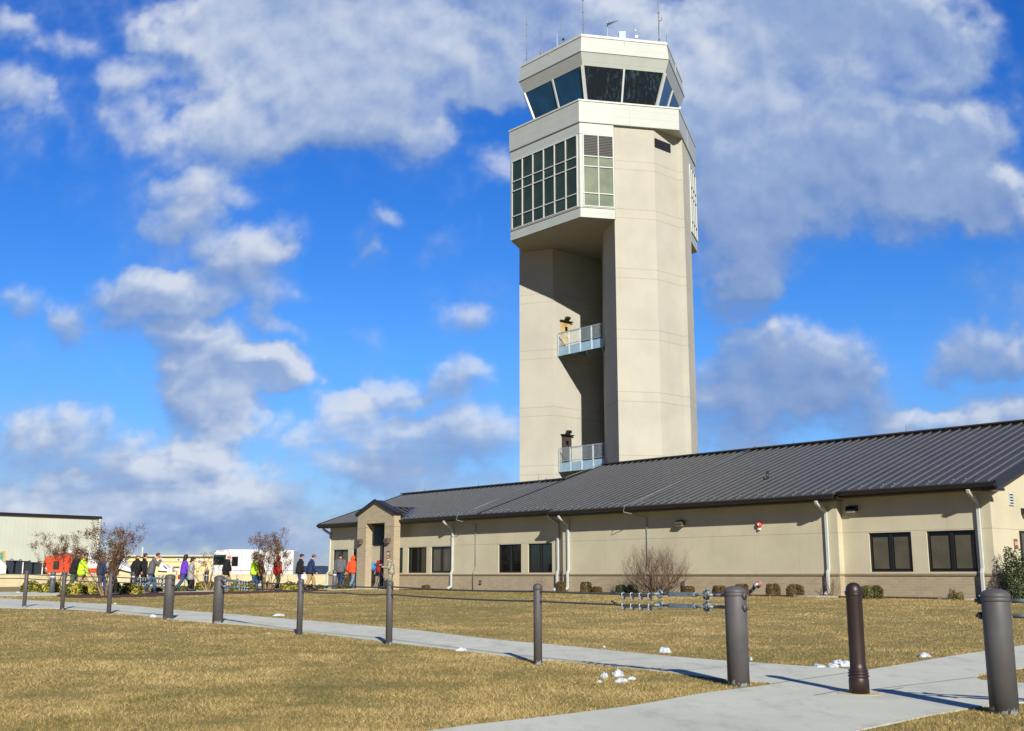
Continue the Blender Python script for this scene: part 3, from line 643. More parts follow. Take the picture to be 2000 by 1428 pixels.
r = thing('fire_alarm', 'round red fire alarm bell on the blank beige wall', 'alarm', wl(t_, .3, z_), WROT)
MB().loft([((0, y, 0), rr, rr, (1,0,0), (0,0,1)) for y, rr in ((0,.11),(.05,.115),(.09,.09),(.10,.03))], 16).build('bell', M['red'], r)
MB().box((-.06, 0, -.2), (.03, .08, -.12)).build('strobe', M['white'], r, bevel=.01); MB().ball((-.02, .10, 0), .04, 8).build('lens', M['white'], r)
t_, z_ = wt(1483, 1141, .3)
r = thing('hose_connection', 'chrome pipe fitting with a red ring sticking out of the brick base', 'pipe fitting', wl(t_, .3, z_), WROT)
MB().loft([((0, y, 0), rr, rr, (1,0,0), (0,0,1)) for y, rr in ((0.02,.12),(.05,.12))], 18).build('plate', M['ringpink'], r)
MB().tube([(0, .05, 0), (0, .14, 0), (.05, .24, -.07)], [.07, .07, .06], 12).build('pipe', M['steel'], r); MB().torus((.05, .25, -.07), .062, .014, (.4,.8,-.5), 14, 6).build('collar', M['galv'], r)
MB().torus((.1, .2, -.15), .1, .006, (0,1,.2), 12, 4, a0=0, a1=4).build('chain', M['steel'], r)
for x_, y_, lb in ((939, 1137, 'small grey outlet cover on the brick base left of the middle windows'), (1335, 1140, 'small grey outlet cover on the brick base right of the bare bush')):
    oo = .3 if x_ > 1100 else 0.; t_, z_ = wt(x_, y_, oo+.02)
    r = thing('outlet_cover', lb, 'outlet', wl(t_, oo+.02, z_), WROT, 'outlet covers on the brick base')
    MB().box((-.07, 0, -.1), (.07, .05, .1)).build('cover', M['lamp_grey'], r, bevel=.01); MB().box((-.05, .05, -.08), (.05, .07, .0)).build('flap', M['galv'], r, bevel=.006)
def text_mesh(body, size, m_, parent, loc, rot, name='lettering'):
    cu = bpy.data.curves.new('lettering', 'FONT'); cu.body = body; cu.size = size; cu.extrude = .003; cu.align_x = 'CENTER'; cu.align_y = 'CENTER'
    to = bpy.data.objects.new('lettering_source', cu); COL.objects.link(to)
    me_ = bpy.data.meshes.new_from_object(to.evaluated_get(bpy.context.evaluated_depsgraph_get())); bpy.data.objects.remove(to)
    me_.materials.clear(); me_.materials.append(m_); o = bpy.data.objects.new(name, me_); COL.objects.link(o); o.parent = parent; o.location = loc; o.rotation_euler = rot; return o
o_, z_ = gw(1983.5, 1062)
r = thing('number_sign', 'brown and white number sign 502 on the beige gable wall', 'sign', wl(T0, o_, z_), WROT+R(90))
MB().box((-.13, 0, -.15), (.13, .02, .15)).build('plate', M['signbrown'], r); text_mesh('502', .155, M['white'], r, (0, .028, 0), (R(90), 0, R(180)))
r = thing('number_sign', 'brown and white number sign 502 on the brick pillar behind the soldier', 'sign', wl(30.52, 1.0, 1.86), WROT)
MB().box((-.16, 0, -.16), (.16, .02, .16)).build('plate', M['signbrown'], r); text_mesh('502', .19, M['white'], r, (0, .028, 0), (R(90), 0, R(180)))
# ================================================================ control tower
tw = thing('control_tower', 'tall beige airport control tower with white hexagonal cab and dark glass', 'control tower', (7.35, 81.5, 0))
B_ = lambda mb, n_, m_, par=tw, **k: mb.build(n_, m_, par, world=True, **k)
c0, c1p, c2, c3, c4 = (7.43,75.0), (10.50,75.62), (12.55,77.44), (12.86,77.34), (13.80,80.15)
shaft_poly = [(.59,82.95), (3.18,82.0), (7.32,85.6), (6.87,77.86), c0, c1p, c2, c3, c4, (14.2,83.2), (9.5,88.2), (2.2,86.9)]
SH = MB().prism(shaft_poly, -.5, 33.3); B_(SH, 'shaft', M['precast'])
HC = (7.33, 81.55)
def hexa(r_, z_): return [(HC[0]+D2(a)[0]*r_, HC[1]+D2(a)[1]*r_, z_) for a in (198.5, 138.5, 78.5, 18.5, -41.5, -101.5)]
def hexloft(lv, caps=True):
    mb = MB(); vs = []
    for r_, z_ in lv: vs += hexa(r_, z_)
    fs = []
    for i in range(len(lv)-1):
        for k in range(6): k2 = (k+1) % 6; fs.append((i*6+k, i*6+k2, (i+1)*6+k2, (i+1)*6+k))
    if caps: fs += [tuple(range(6))[::-1], tuple((len(lv)-1)*6+k for k in range(6))]
    return mb.add(vs, fs)
hF, hR, hRR, hB, hBL, hL = [(p[0], p[1]) for p in hexa(7.6, 0)]
def ln(a, b, k): d = math.hypot(b[0]-a[0], b[1]-a[1]); return (a[0]+(b[0]-a[0])*k/d, a[1]+(b[1]-a[1])*k/d)
kx = (c0[0]-hF[0])/((hR[0]-hF[0])/7.6)
box_poly = [hF, ln(hF, hR, kx+.02), (8.4,77.6), (12.4,79.6), ln(hR, hRR, (80.17-hR[1])/.948), hRR, hB, hBL, hL]
B_(MB().prism(box_poly, 26.04, 33.26), 'window_storey', M['panel'])
B_(hexloft([(7.70, 33.27), (7.70, 34.90)]), 'band', M['panel'])
B_(hexloft([(7.76, 34.90), (7.76, 35.02)]), 'band_cap', M['white_metal'])
B_(MB().prism([(p[0]*.985+HC[0]*.015, p[1]*.985+HC[1]*.015) for p in box_poly], 26.0, 26.03), 'soffit', M['soffit'])
# soffit joints
par = hexloft([(6.50, 38.26), (6.90, 39.20), (6.74, 40.46)]); B_(par, 'roof_parapet', M['panel'])
B_(hexloft([(6.80, 40.46), (6.80, 40.66)]), 'parapet_cap', M['white_metal'])
B_(hexloft([(6.93, 39.19), (6.93, 39.22)]), 'drip_edge', M['trim_blue'])
# cab windows
lo, hi = hexa(5.25, 35.02), hexa(6.47, 38.27)
B_(hexloft([(4.9, 34.9), (4.9, 36.0)]), 'cab_interior', M['black'])
for k in range(6):
    k2 = (k+1) % 6; a0, b0, a1, b1 = (Vector(p) for p in (lo[k], lo[k2], hi[k], hi[k2]))
    m0, m1 = (a0+b0)/2, (a1+b1)/2
    for (p, q, r_, s_) in ((a0, m0, m1, a1), (m0, b0, b1, m1)):
        nrm = (q-p).cross(s_-p).normalized()
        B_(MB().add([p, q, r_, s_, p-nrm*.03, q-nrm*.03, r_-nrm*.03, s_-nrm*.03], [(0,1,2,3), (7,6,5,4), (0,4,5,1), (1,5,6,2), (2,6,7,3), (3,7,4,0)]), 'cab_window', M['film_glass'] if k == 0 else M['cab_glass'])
    out = ((m0+m1)/2-Vector((*HC, 36.6))).normalized()
    B_(MB().bar(m0+out*.02, m1+out*.02, .14, .12, up=out), 'mullion', M['white_metal'])
    oc = (a0-Vector((*HC, a0.z))).normalized(); B_(MB().bar(a0+oc*.02, a1+oc*.02, .24, .14, up=oc), 'mullion', M['white_metal'])
    B_(MB().bar(a0+out*.03, b0+out*.03, .12, .10), 'window_sill', M['white_metal'])
# curtain windows of the storey below
def grid(a, b, k0, k1, nc, zs, m_list, nm='window', wf=.07, louv=()):
    d = Vector((b[0]-a[0], b[1]-a[1], 0)).normalized(); n_ = Vector((d.y, -d.x, 0)); A = Vector((a[0], a[1], 0))
    P3 = lambda k, o_, z: A + d*k + n_*o_ + Vector((0, 0, z))
    f = MB(); cols = [k0+(k1-k0)*i/nc for i in range(nc+1)]
    for c in cols: f.bar(P3(c, .05, zs[-1]-wf/2), P3(c, .05, zs[0]+wf/2), wf, .09, up=n_)
    for z in zs:
        for i in range(nc): f.bar(P3(cols[i]+wf/2, .045, z), P3(cols[i+1]-wf/2, .045, z), .08, wf)
    fo_ = f.build(nm, M['white_metal'], tw, world=True)
    for i in range(nc):
        for j in range(len(zs)-1):
            p, q = P3(cols[i]+wf/2, .012, zs[j+1]+wf/2), P3(cols[i+1]-wf/2, .012, zs[j]-wf/2)
            if j in louv:
                l = MB(); nn = 13
                for s_ in range(nn): z = p.z+(q.z-p.z)*(s_+.5)/nn; l.bar((p.x+n_.x*.03, p.y+n_.y*.03, z), (q.x+n_.x*.03, q.y+n_.y*.03, z), .03, .055)
                l.build('louvre', M['louver'], fo_, world=True)
                MB().add([p, (q.x, q.y, p.z), q, (p.x, p.y, q.z)], [(0,1,2,3)]).build('backing', M['black'], fo_, world=True)
            else: MB().add([p, (q.x, q.y, p.z), q, (p.x, p.y, q.z)], [(0,1,2,3)]).build('pane', m_list, fo_, world=True)
    return fo_
zs = [32.33, 30.68, 29.90, 27.86, 26.88]
grid(hL, hF, .24, 7.36, 6, zs, M['box_glass']); grid(hF, hR, .25, kx-.06, 2, zs, M['box_sunlit_blind'], louv=(0,))
kc = (80.17-hR[1])/.948; grid(hR, hRR, kc+.15, 7.4, 3, zs, M['box_glass'])
cp = MB()
for a, b, k0, k1 in ((hL, hF, .0, 7.6), (hF, hR, 0., kx)):
    for kk in (k0, k1):
        pass
for a, b, k1 in ((hL, hF, 7.62), (hF, hR, kx)):
    p, q = ln(a, b, 0), ln(a, b, k1); d = Vector((q[0]-p[0], q[1]-p[1], 0)).normalized(); n_ = Vector((d.y, -d.x, 0))
    B_(MB().bar(Vector((*p, 26.79))+n_*.03, Vector((*q, 26.79))+n_*.03, .06, .04), 'trim', M['white_metal']); B_(MB().bar(Vector((*p, 32.41))+n_*.02, Vector((*q, 32.41))+n_*.02, .04, .03), 'trim', M['white_metal'])
# vertical panel joints
vj = MB()
for r_, z0, z1, ks in ((7.70, 33.29, 34.88, (3.85,)), (6.82, 39.24, 40.44, (3.4,))):
    hx = hexa(r_, 0)
    for k in range(6):
        a, b = hx[k], hx[(k+1) % 6]
        for kk in ks: p = ln(a, b, kk); vj.bar((p[0], p[1], z0), (p[0], p[1], z1), .014, .03)
B_(vj, 'panel_joint', M['trim_blue'])
# louvre in the notch
lv = MB(); p0 = onpl(1278, 272, c1p, 48.5); p1 = onpl(1309, 300, c1p, 48.5); nn48 = Vector((math.cos(R(48.5)), -math.sin(R(48.5)), 0)); zt, zb_ = onpl(1278, 270, c1p, 48.5).z, onpl(1309, 299, c1p, 48.5).z
for k in range(8):
    z = zb_+(zt-zb_)*(k+.5)/8; lv.bar(Vector((p0.x, p0.y, z))+nn48*.04, Vector((p1.x, p1.y, z))+nn48*.04, .05, .06)
lo_ = B_(lv, 'louvre', M['louver']); MB().bar(Vector((p0.x, p0.y, (zt+zb_)/2))+nn48*.005, Vector((p1.x, p1.y, (zt+zb_)/2))+nn48*.005, .01, zt-zb_).build('backing', M['black'], lo_, world=True)
# doors and bridges
nr = Vector((.663, -.749, 0)); dr48 = Vector((.749, .663, 0))
for lev, (dz, dm_) in enumerate(((0., M['door_cream']), (-8.97, M['door_brown']))):
    a = Vector((3.80, 82.54, 18.12+dz)); b = Vector((4.55, 83.20, 18.12+dz))
    dmb = MB().bar(a+nr*.03+Vector((0,0,1.07)), b+nr*.03+Vector((0,0,1.07)), .06, 2.14); do = B_(dmb, 'door', dm_)
    m2 = a.lerp(b, .55); MB().bar(m2-dr48*.13+nr*.07+Vector((0,0,1.6)), m2+dr48*.13+nr*.07+Vector((0,0,1.6)), .02, .34).build('door_glass', M['win_glass'], do, world=True)
    MB().ball(tuple(b-dr48*.12+nr*.1+Vector((0,0,1.0))), .035, 6).build('handle', M['steel'], do, world=True)
    B_(MB().bar(a-dr48*.12+nr*.12+Vector((0,0,2.2)), b+dr48*.16+nr*.12+Vector((0,0,2.2)), .24, .07), 'door_canopy', M['black'])
    l1 = a.lerp(b, .6)+nr*.2+Vector((0,0,2.45)); B_(MB().bar(l1-dr48*.2, l1+dr48*.2, .26, .22).bar(l1-dr48*.3-Vector((0,0,.12)), l1+dr48*.05, .2, .1), 'door_lamp', M['black'], bevel=.03)
    A0, B0 = Vector((3.62, 82.22, 0)), Vector((6.78, 78.66, 0)); fz0, fz1 = 17.42+dz, 18.10+dz; dA = (B0-A0).normalized(); nA = Vector((dA.y, -dA.x, 0))*-1
    back = Vector((-nA.x, -nA.y, 0)); 
    if nA.y > 0: nA = -nA
    dk = MB().prism([tuple(A0[:2]), tuple(B0[:2]), (7.05, 82.0), (5.4, 83.9)], fz1-.1, fz1-.02); br_ = B_(dk, 'bridge', M['galv'])
    fas = MB(); Lb = (B0-A0).length; nb = 4
    for k in range(nb): fas.bar(A0+dA*(Lb*k/nb+.05)+Vector((0,0,(fz0+fz1)/2)), A0+dA*(Lb*(k+1)/nb-.05)+Vector((0,0,(fz0+fz1)/2)), .04, fz1-fz0)
    fas.build('fascia', M['rail_blue'], br_, world=True)
    bm = MB()
    for k in (0.25, .6, .95): q = A0+dA*Lb*k; bm.bar(q+Vector((.05,.1,fz0+.25)), q+Vector((1.6,1.9,fz0+.25)) if k < .5 else q+Vector((.4,2.4,fz0+.25)), .1, .3)
    bm.build('joist', M['rail'], br_, world=True)
    rl = MB(); top = fz1+1.12
    for k in range(nb+1):
        for e in ((-.045, .045) if 0 < k < nb else (0,)):
            q = A0+dA*(Lb*k/nb+e)+nA*.03; rl.bar(q+Vector((0,0,fz0)), q+Vector((0,0,top)), .05, .05)
    for z in (top, top-.07, fz1+.12): rl.bar(A0+dA*.03+nA*.03+Vector((0,0,z)), B0-dA*.03+nA*.03+Vector((0,0,z)), .045, .045)
    nm_ = 40
    for k in range(nm_): q = A0+dA*(Lb*(k+.5)/nm_)+nA*.03; rl.bar(q+Vector((0,0,fz1+.13)), q+Vector((0,0,top-.08)), .012, .012)
    for k in range(1, 9): z = fz1+.12+(top-.07-fz1-.12)*k/9; rl.bar(A0+nA*.03+Vector((0,0,z)), B0+nA*.03+Vector((0,0,z)), .012, .012)
    s0 = A0+nA*.0; s1 = A0+Vector((-.02, .16, 0))
    for z in (top, fz1+.12, (top+fz1)/2): rl.bar(s0+Vector((0,0,z)), s1+Vector((0,0,z)), .04, .04)
    rl.build('railing', M['rail'], br_, world=True)
# roof equipment
def mast(x, ytop, Yd, r_=.025, z0=40.3, joints=(), m_=M['rail']):
    p = Vector(at(x, ytop, Yd)); b = Vector((p.x, p.y, z0)); mb = MB().tube([b, b.lerp(p, .5), p], [r_, r_, r_*.6], 6)
    for j in joints: q = b.lerp(p, j); mb.tube([q-Vector((0,0,.05)), q+Vector((0,0,.05))], r_*1.7, 6)
    B_(mb, 'antenna', m_); return b, p
M['dish'] = mat('antenna_grey', rgb(120, 130, 136), .5)
mast(1028.5, 24, 80.5, .03, joints=(.3, .6, .8), m_=M['dish']); mast(1035, 96, 81, .015); mast(1056.5, 51, 79.5, .035, m_=M['dish']); mast(1066, 90, 81, .012); mast(1088, 65, 79, .02, m_=M['white'])
mast(1096, 31, 78.5, .035, m_=M['dish']); mast(1137.5, -60, 76.6, .035, joints=(.15, .3, .45, .6), m_=M['dish']); mast(1283.6, -60, 78.2, .045, joints=(.2, .5), m_=M['dish']); mast(1287.5, 40, 78.4, .03, m_=M['rail']); mast(1297.5, 53, 80, .025); mast(1301.5, 66, 80.5, .04, m_=M['dish']); mast(1305, 80, 82, .03)
b, p = mast(1186, 35, 77.2, .05)
q = Vector(at(1187, 48, 77.1)); q2 = Vector(at(1208, 38, 76.4)); B_(MB().tube([q, q2], [.10, .07], 8), 'radar_arm', M['rail'])
p = Vector(at(1215, 66, 77.5)); B_(MB().box((p.x-.27, p.y-.2, 40.3), (p.x+.27, p.y+.2, p.z+.12)), 'equipment_box', M['rail_blue'], bevel=.03)
b, p = mast(1241, 60, 77.6, .03); B_(MB().ball(tuple(p), .09, 8).box((p.x-.02, p.y-.08, p.z-.62), (p.x+.18, p.y+.08, p.z-.42)), 'camera_dome', M['white'])
p = Vector(at(1287, 41, 78.2)); B_(MB().tube([p, p+Vector((.22,0,.05)), p+Vector((.22,0,.3))], .035, 6), 'obstruction_light', M['red'])
p = Vector(at(1057, 104, 79.4)); B_(MB().ball(tuple(p), (.12, .12, .16), 8), 'sensor', M['dish']); p = Vector(at(1100, 77, 78.4)); B_(MB().ball(tuple(p), (.1, .1, .12), 8), 'sensor', M['black'])
# ================================================================ cable barrier
def gh(p): return float(hz(p[0], p[1]))
def pathz(p, on): return gh(p) + (.02 if on else 0.)
def thin_post(loc, label):
    r = thing('cable_post', label, 'post', loc, 0, 'slim grey posts of the cable barrier')
    MB().lathe([(.058, -.2), (.058, .985), (.056, .99)], 28).build('shaft', M['post'], r)
    MB().lathe([(.061, .985), (.063, .992), (.063, 1.03), (.060, 1.04), (.05, 1.057), (.03, 1.067), (.006, 1.071)], 28).build('cap', M['post'], r)
    return r
def thick_post(loc, label, rz_, hooks):
    r = thing('anchor_post', label, 'post', loc, rz_, 'thick grey anchor posts of the cable barrier')
    MB().lathe([(.120, -.2), (.120, .955), (.118, .962)], 48).build('shaft', M['post'], r)
    MB().lathe([(.120, .958), (.125, .964), (.126, .985), (.123, .99), (.123, .993), (.126, .997), (.126, 1.02), (.120, 1.03), (.095, 1.052), (.06, 1.066), (.02, 1.071), (.002, 1.072)], 48).build('cap', M['post'], r)
    for z in (.965, .835):
        b = MB().loft([((-.118-.0, 0, z), .035, .035, (0,1,0), (0,0,1)), ((-.150, 0, z), .035, .035, (0,1,0), (0,0,1))], 6)
        b.tube([(-.15, 0, z), (-.175, 0, z)], .016, 8); b.build('bolt', M['post'], r)
    return r
thin = [((51,52,1185), 1), ((125,121,1190), 0), ((213,212,1200), 0), ((585,584,1240), 0), ((760,759,1258), 0), ((1050,1051,1298), 0)]
lab_thin = ['slim grey cable post farthest left, standing in the concrete path', 'slim grey cable post in front of the long yellow shrub', 'slim grey cable post in front of the large brown crape myrtle', 'slim grey cable post below the man in the black hoodie', 'slim grey cable post in front of the soldier with the camera', 'slim grey cable post before the pair of middle windows, nearest of the slim ones']
PW = {}
tp = None
surv = {51: (-14.41, 32.78), 125: (-12.76, 31.49), 213: (-10.73, 29.56), 330: (-8.32, 26.89), 426: (-6.74, 25.47), 585: (-4.12, 21.59), 760: (-2.10, 19.04), 1050: (.35, 15.12), 1440: (2.48, 12.30), 1962: (4.29, 9.84)}
for k in surv: PW[k] = Vector((*surv[k], gh(surv[k])))
for (k, _), lb in zip(zip([51,125,213,585,760,1050], range(6)), lab_thin):
    if tp is None: tp = thin_post(PW[k], lb)
    else: copy_tree(tp, PW[k], random.uniform(0, 6), lb)
ends = {330: (213, 'thick grey anchor post left of the pair standing in the path, its cables running left'), 426: (585, 'thick grey anchor post right of the pair, its cables running right to the turnbuckles'), 1440: (1050, 'large scuffed grey anchor post beside the path junction with turnbuckles on its left'), 1962: (None, 'largest grey anchor post at the right edge with chipped blue primer at its foot')}
RIGHT_END = Vector((6.9, 8.1, -.38))
for k, (nb_, lb) in ends.items():
    q = PW[nb_] if nb_ else RIGHT_END; d = q-PW[k]; thick_post(PW[k], lb, math.atan2(d.y, d.x), True)
HU, HL = .965, .835
def hardware(r):      # eye bolt, shackle, turnbuckle, thimble and rope clips, built along +X from the post centre
    e = MB(); e.tube([(.13, 0, 0), (.34, 0, 0)], .019, 10); e.torus((.375, 0, 0), .045, .019, (0,0,1), 16, 8); e.build('eye_bolt', M['galv'], r)
    s = MB(); s.torus((.44, 0, 0), .042, .013, (0,1,0), 14, 8, a0=math.pi*.0); s.tube([(.41, 0, -.06), (.41, 0, .06)], .012, 8); s.tube([(.41, 0, .05), (.41, 0, .075)], .024, 6); s.tube([(.41, 0, -.075), (.41, 0, -.055)], .024, 6); s.tube([(.48, 0, 0), (.60, 0, 0)], .017, 8); s.build('jaw', M['galv'], r)
    t_ = MB(); t_.tube([(.60, 0, 0), (.64, 0, 0)], [.03, .03], 8); t_.tube([(.99, 0, 0), (1.03, 0, 0)], .03, 8)
    for y in (-.024, .024): t_.bar((.63, y, 0), (1.0, y, 0), .014, .05)
    t_.bar((.63, 0, -.018), (1.0, 0, -.018), .05, .008); t_.tube([(.64, 0, 0), (.74, 0, 0)], .013, 8); t_.tube([(.9, 0, 0), (1.14, 0, 0)], .015, 8); t_.build('turnbuckle', M['galv'], r)
    h = MB(); h.torus((1.18, 0, 0), .04, .015, (0,1,0), 16, 8); h.torus((1.235, 0, 0), .045, .02, (0,0,1), 16, 8, sc=.8); h.torus((1.235, 0, 0), .062, .012, (0,0,1), 16, 8, sc=.72); h.build('thimble', M['galv'], r)
    c0_ = None
    for k in range(4):
        if c0_ is None:
            c = MB(); c.box((-.016, -.03, -.038), (.016, .03, -.022)); c.torus((0, 0, -.005), .026, .007, (1,0,0), 12, 6, a0=0, a1=math.pi*2)
            for y in (-.024, .024): c.tube([(0, y, -.07), (0, y, .0)], .007, 6); c.tube([(0, y, -.055), (0, y, -.038)], .014, 6)
            c0_ = c.build('rope_clip', M['steel'], r); o = c0_
        else: o = c0_.copy(); COL.objects.link(o); o.parent = r
        o.location = (1.36+k*.155, 0, -.012)
    MB().tube([(1.29, .0, -.0), (1.38, 0, -.028), (1.82, 0, -.03), (1.95, .0, .0), (2.02, .02, .03)], .013, 8).build('rope_tail', M['rope'], r)
    return r
hw = None
def cable(name_label, kA, keys, h, hwflag=True):
    global hw
    A = PW[kA]; q = keys[0]; d = q-A; L = d.length; p0 = A+Vector((0,0,h))
    r = thing('barrier_cable', name_label, 'cable', p0, math.atan2(d.y, d.x), 'steel cables strung between the grey posts')
    r.rotation_euler = (0, -math.asin((d.z)/L), math.atan2(d.y, d.x))
    if hwflag:
        if hw is None: hardware(r); hw = r
        else:
            for ch in list(hw.children):
                if ch.name.startswith('wire_rope'): continue
                c = ch.copy(); COL.objects.link(c); c.parent = r
    st = p0+d.normalized()*1.27; pts = [st]; prev = p0; allp = [p0]+[k_+Vector((0,0,h)) for k_ in keys]
    for i in range(len(allp)-1):
        for j in range(1, 9):
            t_ = j/8; v_ = allp[i].lerp(allp[i+1], t_)-Vector((0,0,.02*4*t_*(1-t_)*(1 if i else .6)))
            if (v_-p0).length > 1.4: pts.append(v_)
    MB().tube(pts, .0125, 8).build('wire_rope', M['rope'], r, world=True)
    return r
Wd = PW[51]+(PW[51]-PW[125])*3.2; Wd.z = gh(Wd)
cable('upper left cable running past three slim posts out of the frame', 330, [PW[213], PW[125], PW[51], Wd], HU)
cable('lower left cable running past three slim posts out of the frame', 330, [PW[213], PW[125], PW[51], Wd], HL)
cable('upper cable leaving the right one of the two middle anchor posts', 426, [PW[585], PW[585].lerp(PW[760], .5)], HU)
cable('lower cable leaving the right one of the two middle anchor posts', 426, [PW[585], PW[585].lerp(PW[760], .5)], HL)
cable('upper cable leaving the scuffed anchor post, above the lawn', 1440, [PW[1050], PW[760], PW[585].lerp(PW[760], .5)], HU)
cable('lower cable leaving the scuffed anchor post, above the lawn', 1440, [PW[1050], PW[760], PW[585].lerp(PW[760], .5)], HL)
cable('upper cable stub right of the anchor post at the right edge', 1962, [RIGHT_END], HU)
cable('lower cable stub right of the anchor post at the right edge', 1962, [RIGHT_END], HL)
# brown bollard
bp = gp(1679, 1357); bp.z = gh(bp)+.012
r = thing('bollard', 'dark brown round-topped bollard standing alone in the path junction', 'bollard', bp)
MB().lathe([(.100, 0), (.100, .14), (.096, .15), (.094, .16), (.103, .165), (.106, .172), (.103, .18), (.092, .184), (.092, .19), (.101, .194), (.104, .2), (.101, .207), (.09, .211), (.09, .217), (.098, .221), (.10, .226), (.097, .232), (.082, .24), (.080, .30), (.080, .97), (.081, .975)], 40).build('shaft', M['bollard_brown'], r)
MB().lathe([(.081, .972), (.089, .976), (.092, .983), (.089, .99), (.085, .993), (.092, .997), (.095, 1.004), (.092, 1.012), (.083, 1.016), (.081, 1.03), (.074, 1.057), (.058, 1.082), (.036, 1.096), (.012, 1.102), (.001, 1.103)], 40).build('cap', M['bollard_brown'], r)
MB().lathe([(.22, -.016), (.22, .003), (.215, .004)], 28).build('footing', M['barrier'], r)
# path lights
M['lens_l'] = mat('lamp_lens', rgb(225, 228, 230), .3)
lb_ = [(101, 1159, 1108, 'grey bollard light with white band between the left shrubs'), (258, 1162, 1112, 'grey bollard light right of the large brown crape myrtle'), (402, 1153.5, 1109, 'grey bollard light between the two middle anchor posts and the truck'), (653, 1151.5, 1109, 'grey bollard light by the wall below the leftmost window')]
lp = None
for x, yb, yt, lb in lb_:
    b = gp(x, yb); H = .98
    if lp is None:
        lp = thing('bollard_light', lb, 'bollard light', b, 0, 'bollard lights along the walk'); Mx = lp
        MB().lathe([(.115, -.1), (.115, .70), (.11, .705)], 20).build('shaft', M['lamp_grey'], Mx); MB().lathe([(.095, .705), (.095, .80)], 20).build('lens', M['lens_l'], Mx); MB().lathe([(.115, .80), (.118, .805), (.118, .98), (.10, .99)], 20).build('head', M['lamp_grey'], Mx)
    else: copy_tree(lp, b, 0, lb)
# ================================================================ plants
def leafmat(name, cols, rough=.6):
    m_ = bpy.data.materials.new(name); m_.use_nodes = True; t = NT(m_.node_tree); P = m_.node_tree.nodes['Principled BSDF']; P.inputs['Roughness'].default_value = rough
    a = t.n('ShaderNodeAttribute'); a.attribute_name = 'tone'; rp = t.n('ShaderNodeValToRGB'); cr = rp.color_ramp; cr.interpolation = 'LINEAR'
    cr.elements[0].position = 0; cr.elements[0].color = cols[0]; cr.elements[1].position = 1; cr.elements[1].color = cols[-1]
    for i in range(1, len(cols)-1): e = cr.elements.new(i/(len(cols)-1)); e.color = cols[i]
    t.val(rp.inputs[0], a.outputs['Fac']); t.val(P.inputs['Base Color'], rp.outputs[0]); return m_
M['aucuba'] = leafmat('variegated_leaf', [rgb(38, 50, 16), rgb(78, 88, 26), rgb(142, 132, 40), rgb(190, 174, 66)])
M['holly'] = leafmat('brown_green_leaf', [rgb(34, 34, 12), rgb(72, 62, 20), rgb(106, 82, 32), rgb(128, 92, 44)])
M['darkbush'] = leafmat('dark_leaf', [rgb(20, 32, 14), rgb(40, 56, 26), rgb(62, 78, 38), rgb(86, 96, 56)])
M['boxwood'] = leafmat('boxwood_leaf', [rgb(40, 46, 14), rgb(66, 70, 24), rgb(96, 92, 34), rgb(112, 104, 44)])
M['pod'] = leafmat('seed_pod', [rgb(66, 52, 40), rgb(104, 80, 60), rgb(132, 106, 80), rgb(156, 132, 104)])
M['twig'] = mat('twig_bark', rgb(112, 90, 72), .85, var=.2, vs=6)
M['myrtle_bark'] = mat('myrtle_bark', rgb(158, 128, 98), .8, var=.25, vs=5)
def cards(name, pts, nrm, size, m_, parent, tone, asp=.5, fold=.25, kind=None):
    """many small folded leaves as one mesh; pts Nx3, size N"""
    N = len(pts); pts = np.asarray(pts, float); r1 = RNG.normal(size=(N, 3)); nn = np.asarray(nrm, float)+r1*.65; nn /= np.linalg.norm(nn, axis=1)[:, None]+1e-9
    a = np.cross(nn, RNG.normal(size=(N, 3))); a /= np.linalg.norm(a, axis=1)[:, None]+1e-9; b = np.cross(nn, a); s_ = np.asarray(size)[:, None]
    p0 = pts-a*s_*.5; p1 = pts+a*s_*.5; q0 = pts+b*s_*asp*.5+nn*s_*fold*.3; q1 = pts-b*s_*asp*.5+nn*s_*fold*.3
    co = np.stack([p0, q0, p1, q1], 1).reshape(-1, 3); me = bpy.data.meshes.new(name); me.vertices.add(4*N); me.vertices.foreach_set('co', co.astype(np.float32).ravel())
    li = (np.arange(N)[:, None]*4+np.array([0, 1, 2, 0, 2, 3])).ravel().astype(np.int32); me.loops.add(6*N); me.loops.foreach_set('vertex_index', li); me.polygons.add(2*N)
    me.polygons.foreach_set('loop_start', np.arange(0, 6*N, 3, dtype=np.int32)); me.polygons.foreach_set('loop_total', np.full(2*N, 3, np.int32)); me.update()
    at_ = me.attributes.new('tone', 'FLOAT', 'FACE'); at_.data.foreach_set('value', np.repeat(tone, 2).astype(np.float32)); me.materials.append(m_)
    o = bpy.data.objects.new(name, me); COL.objects.link(o); o.parent = parent
    if kind: o['kind'] = kind
    return o
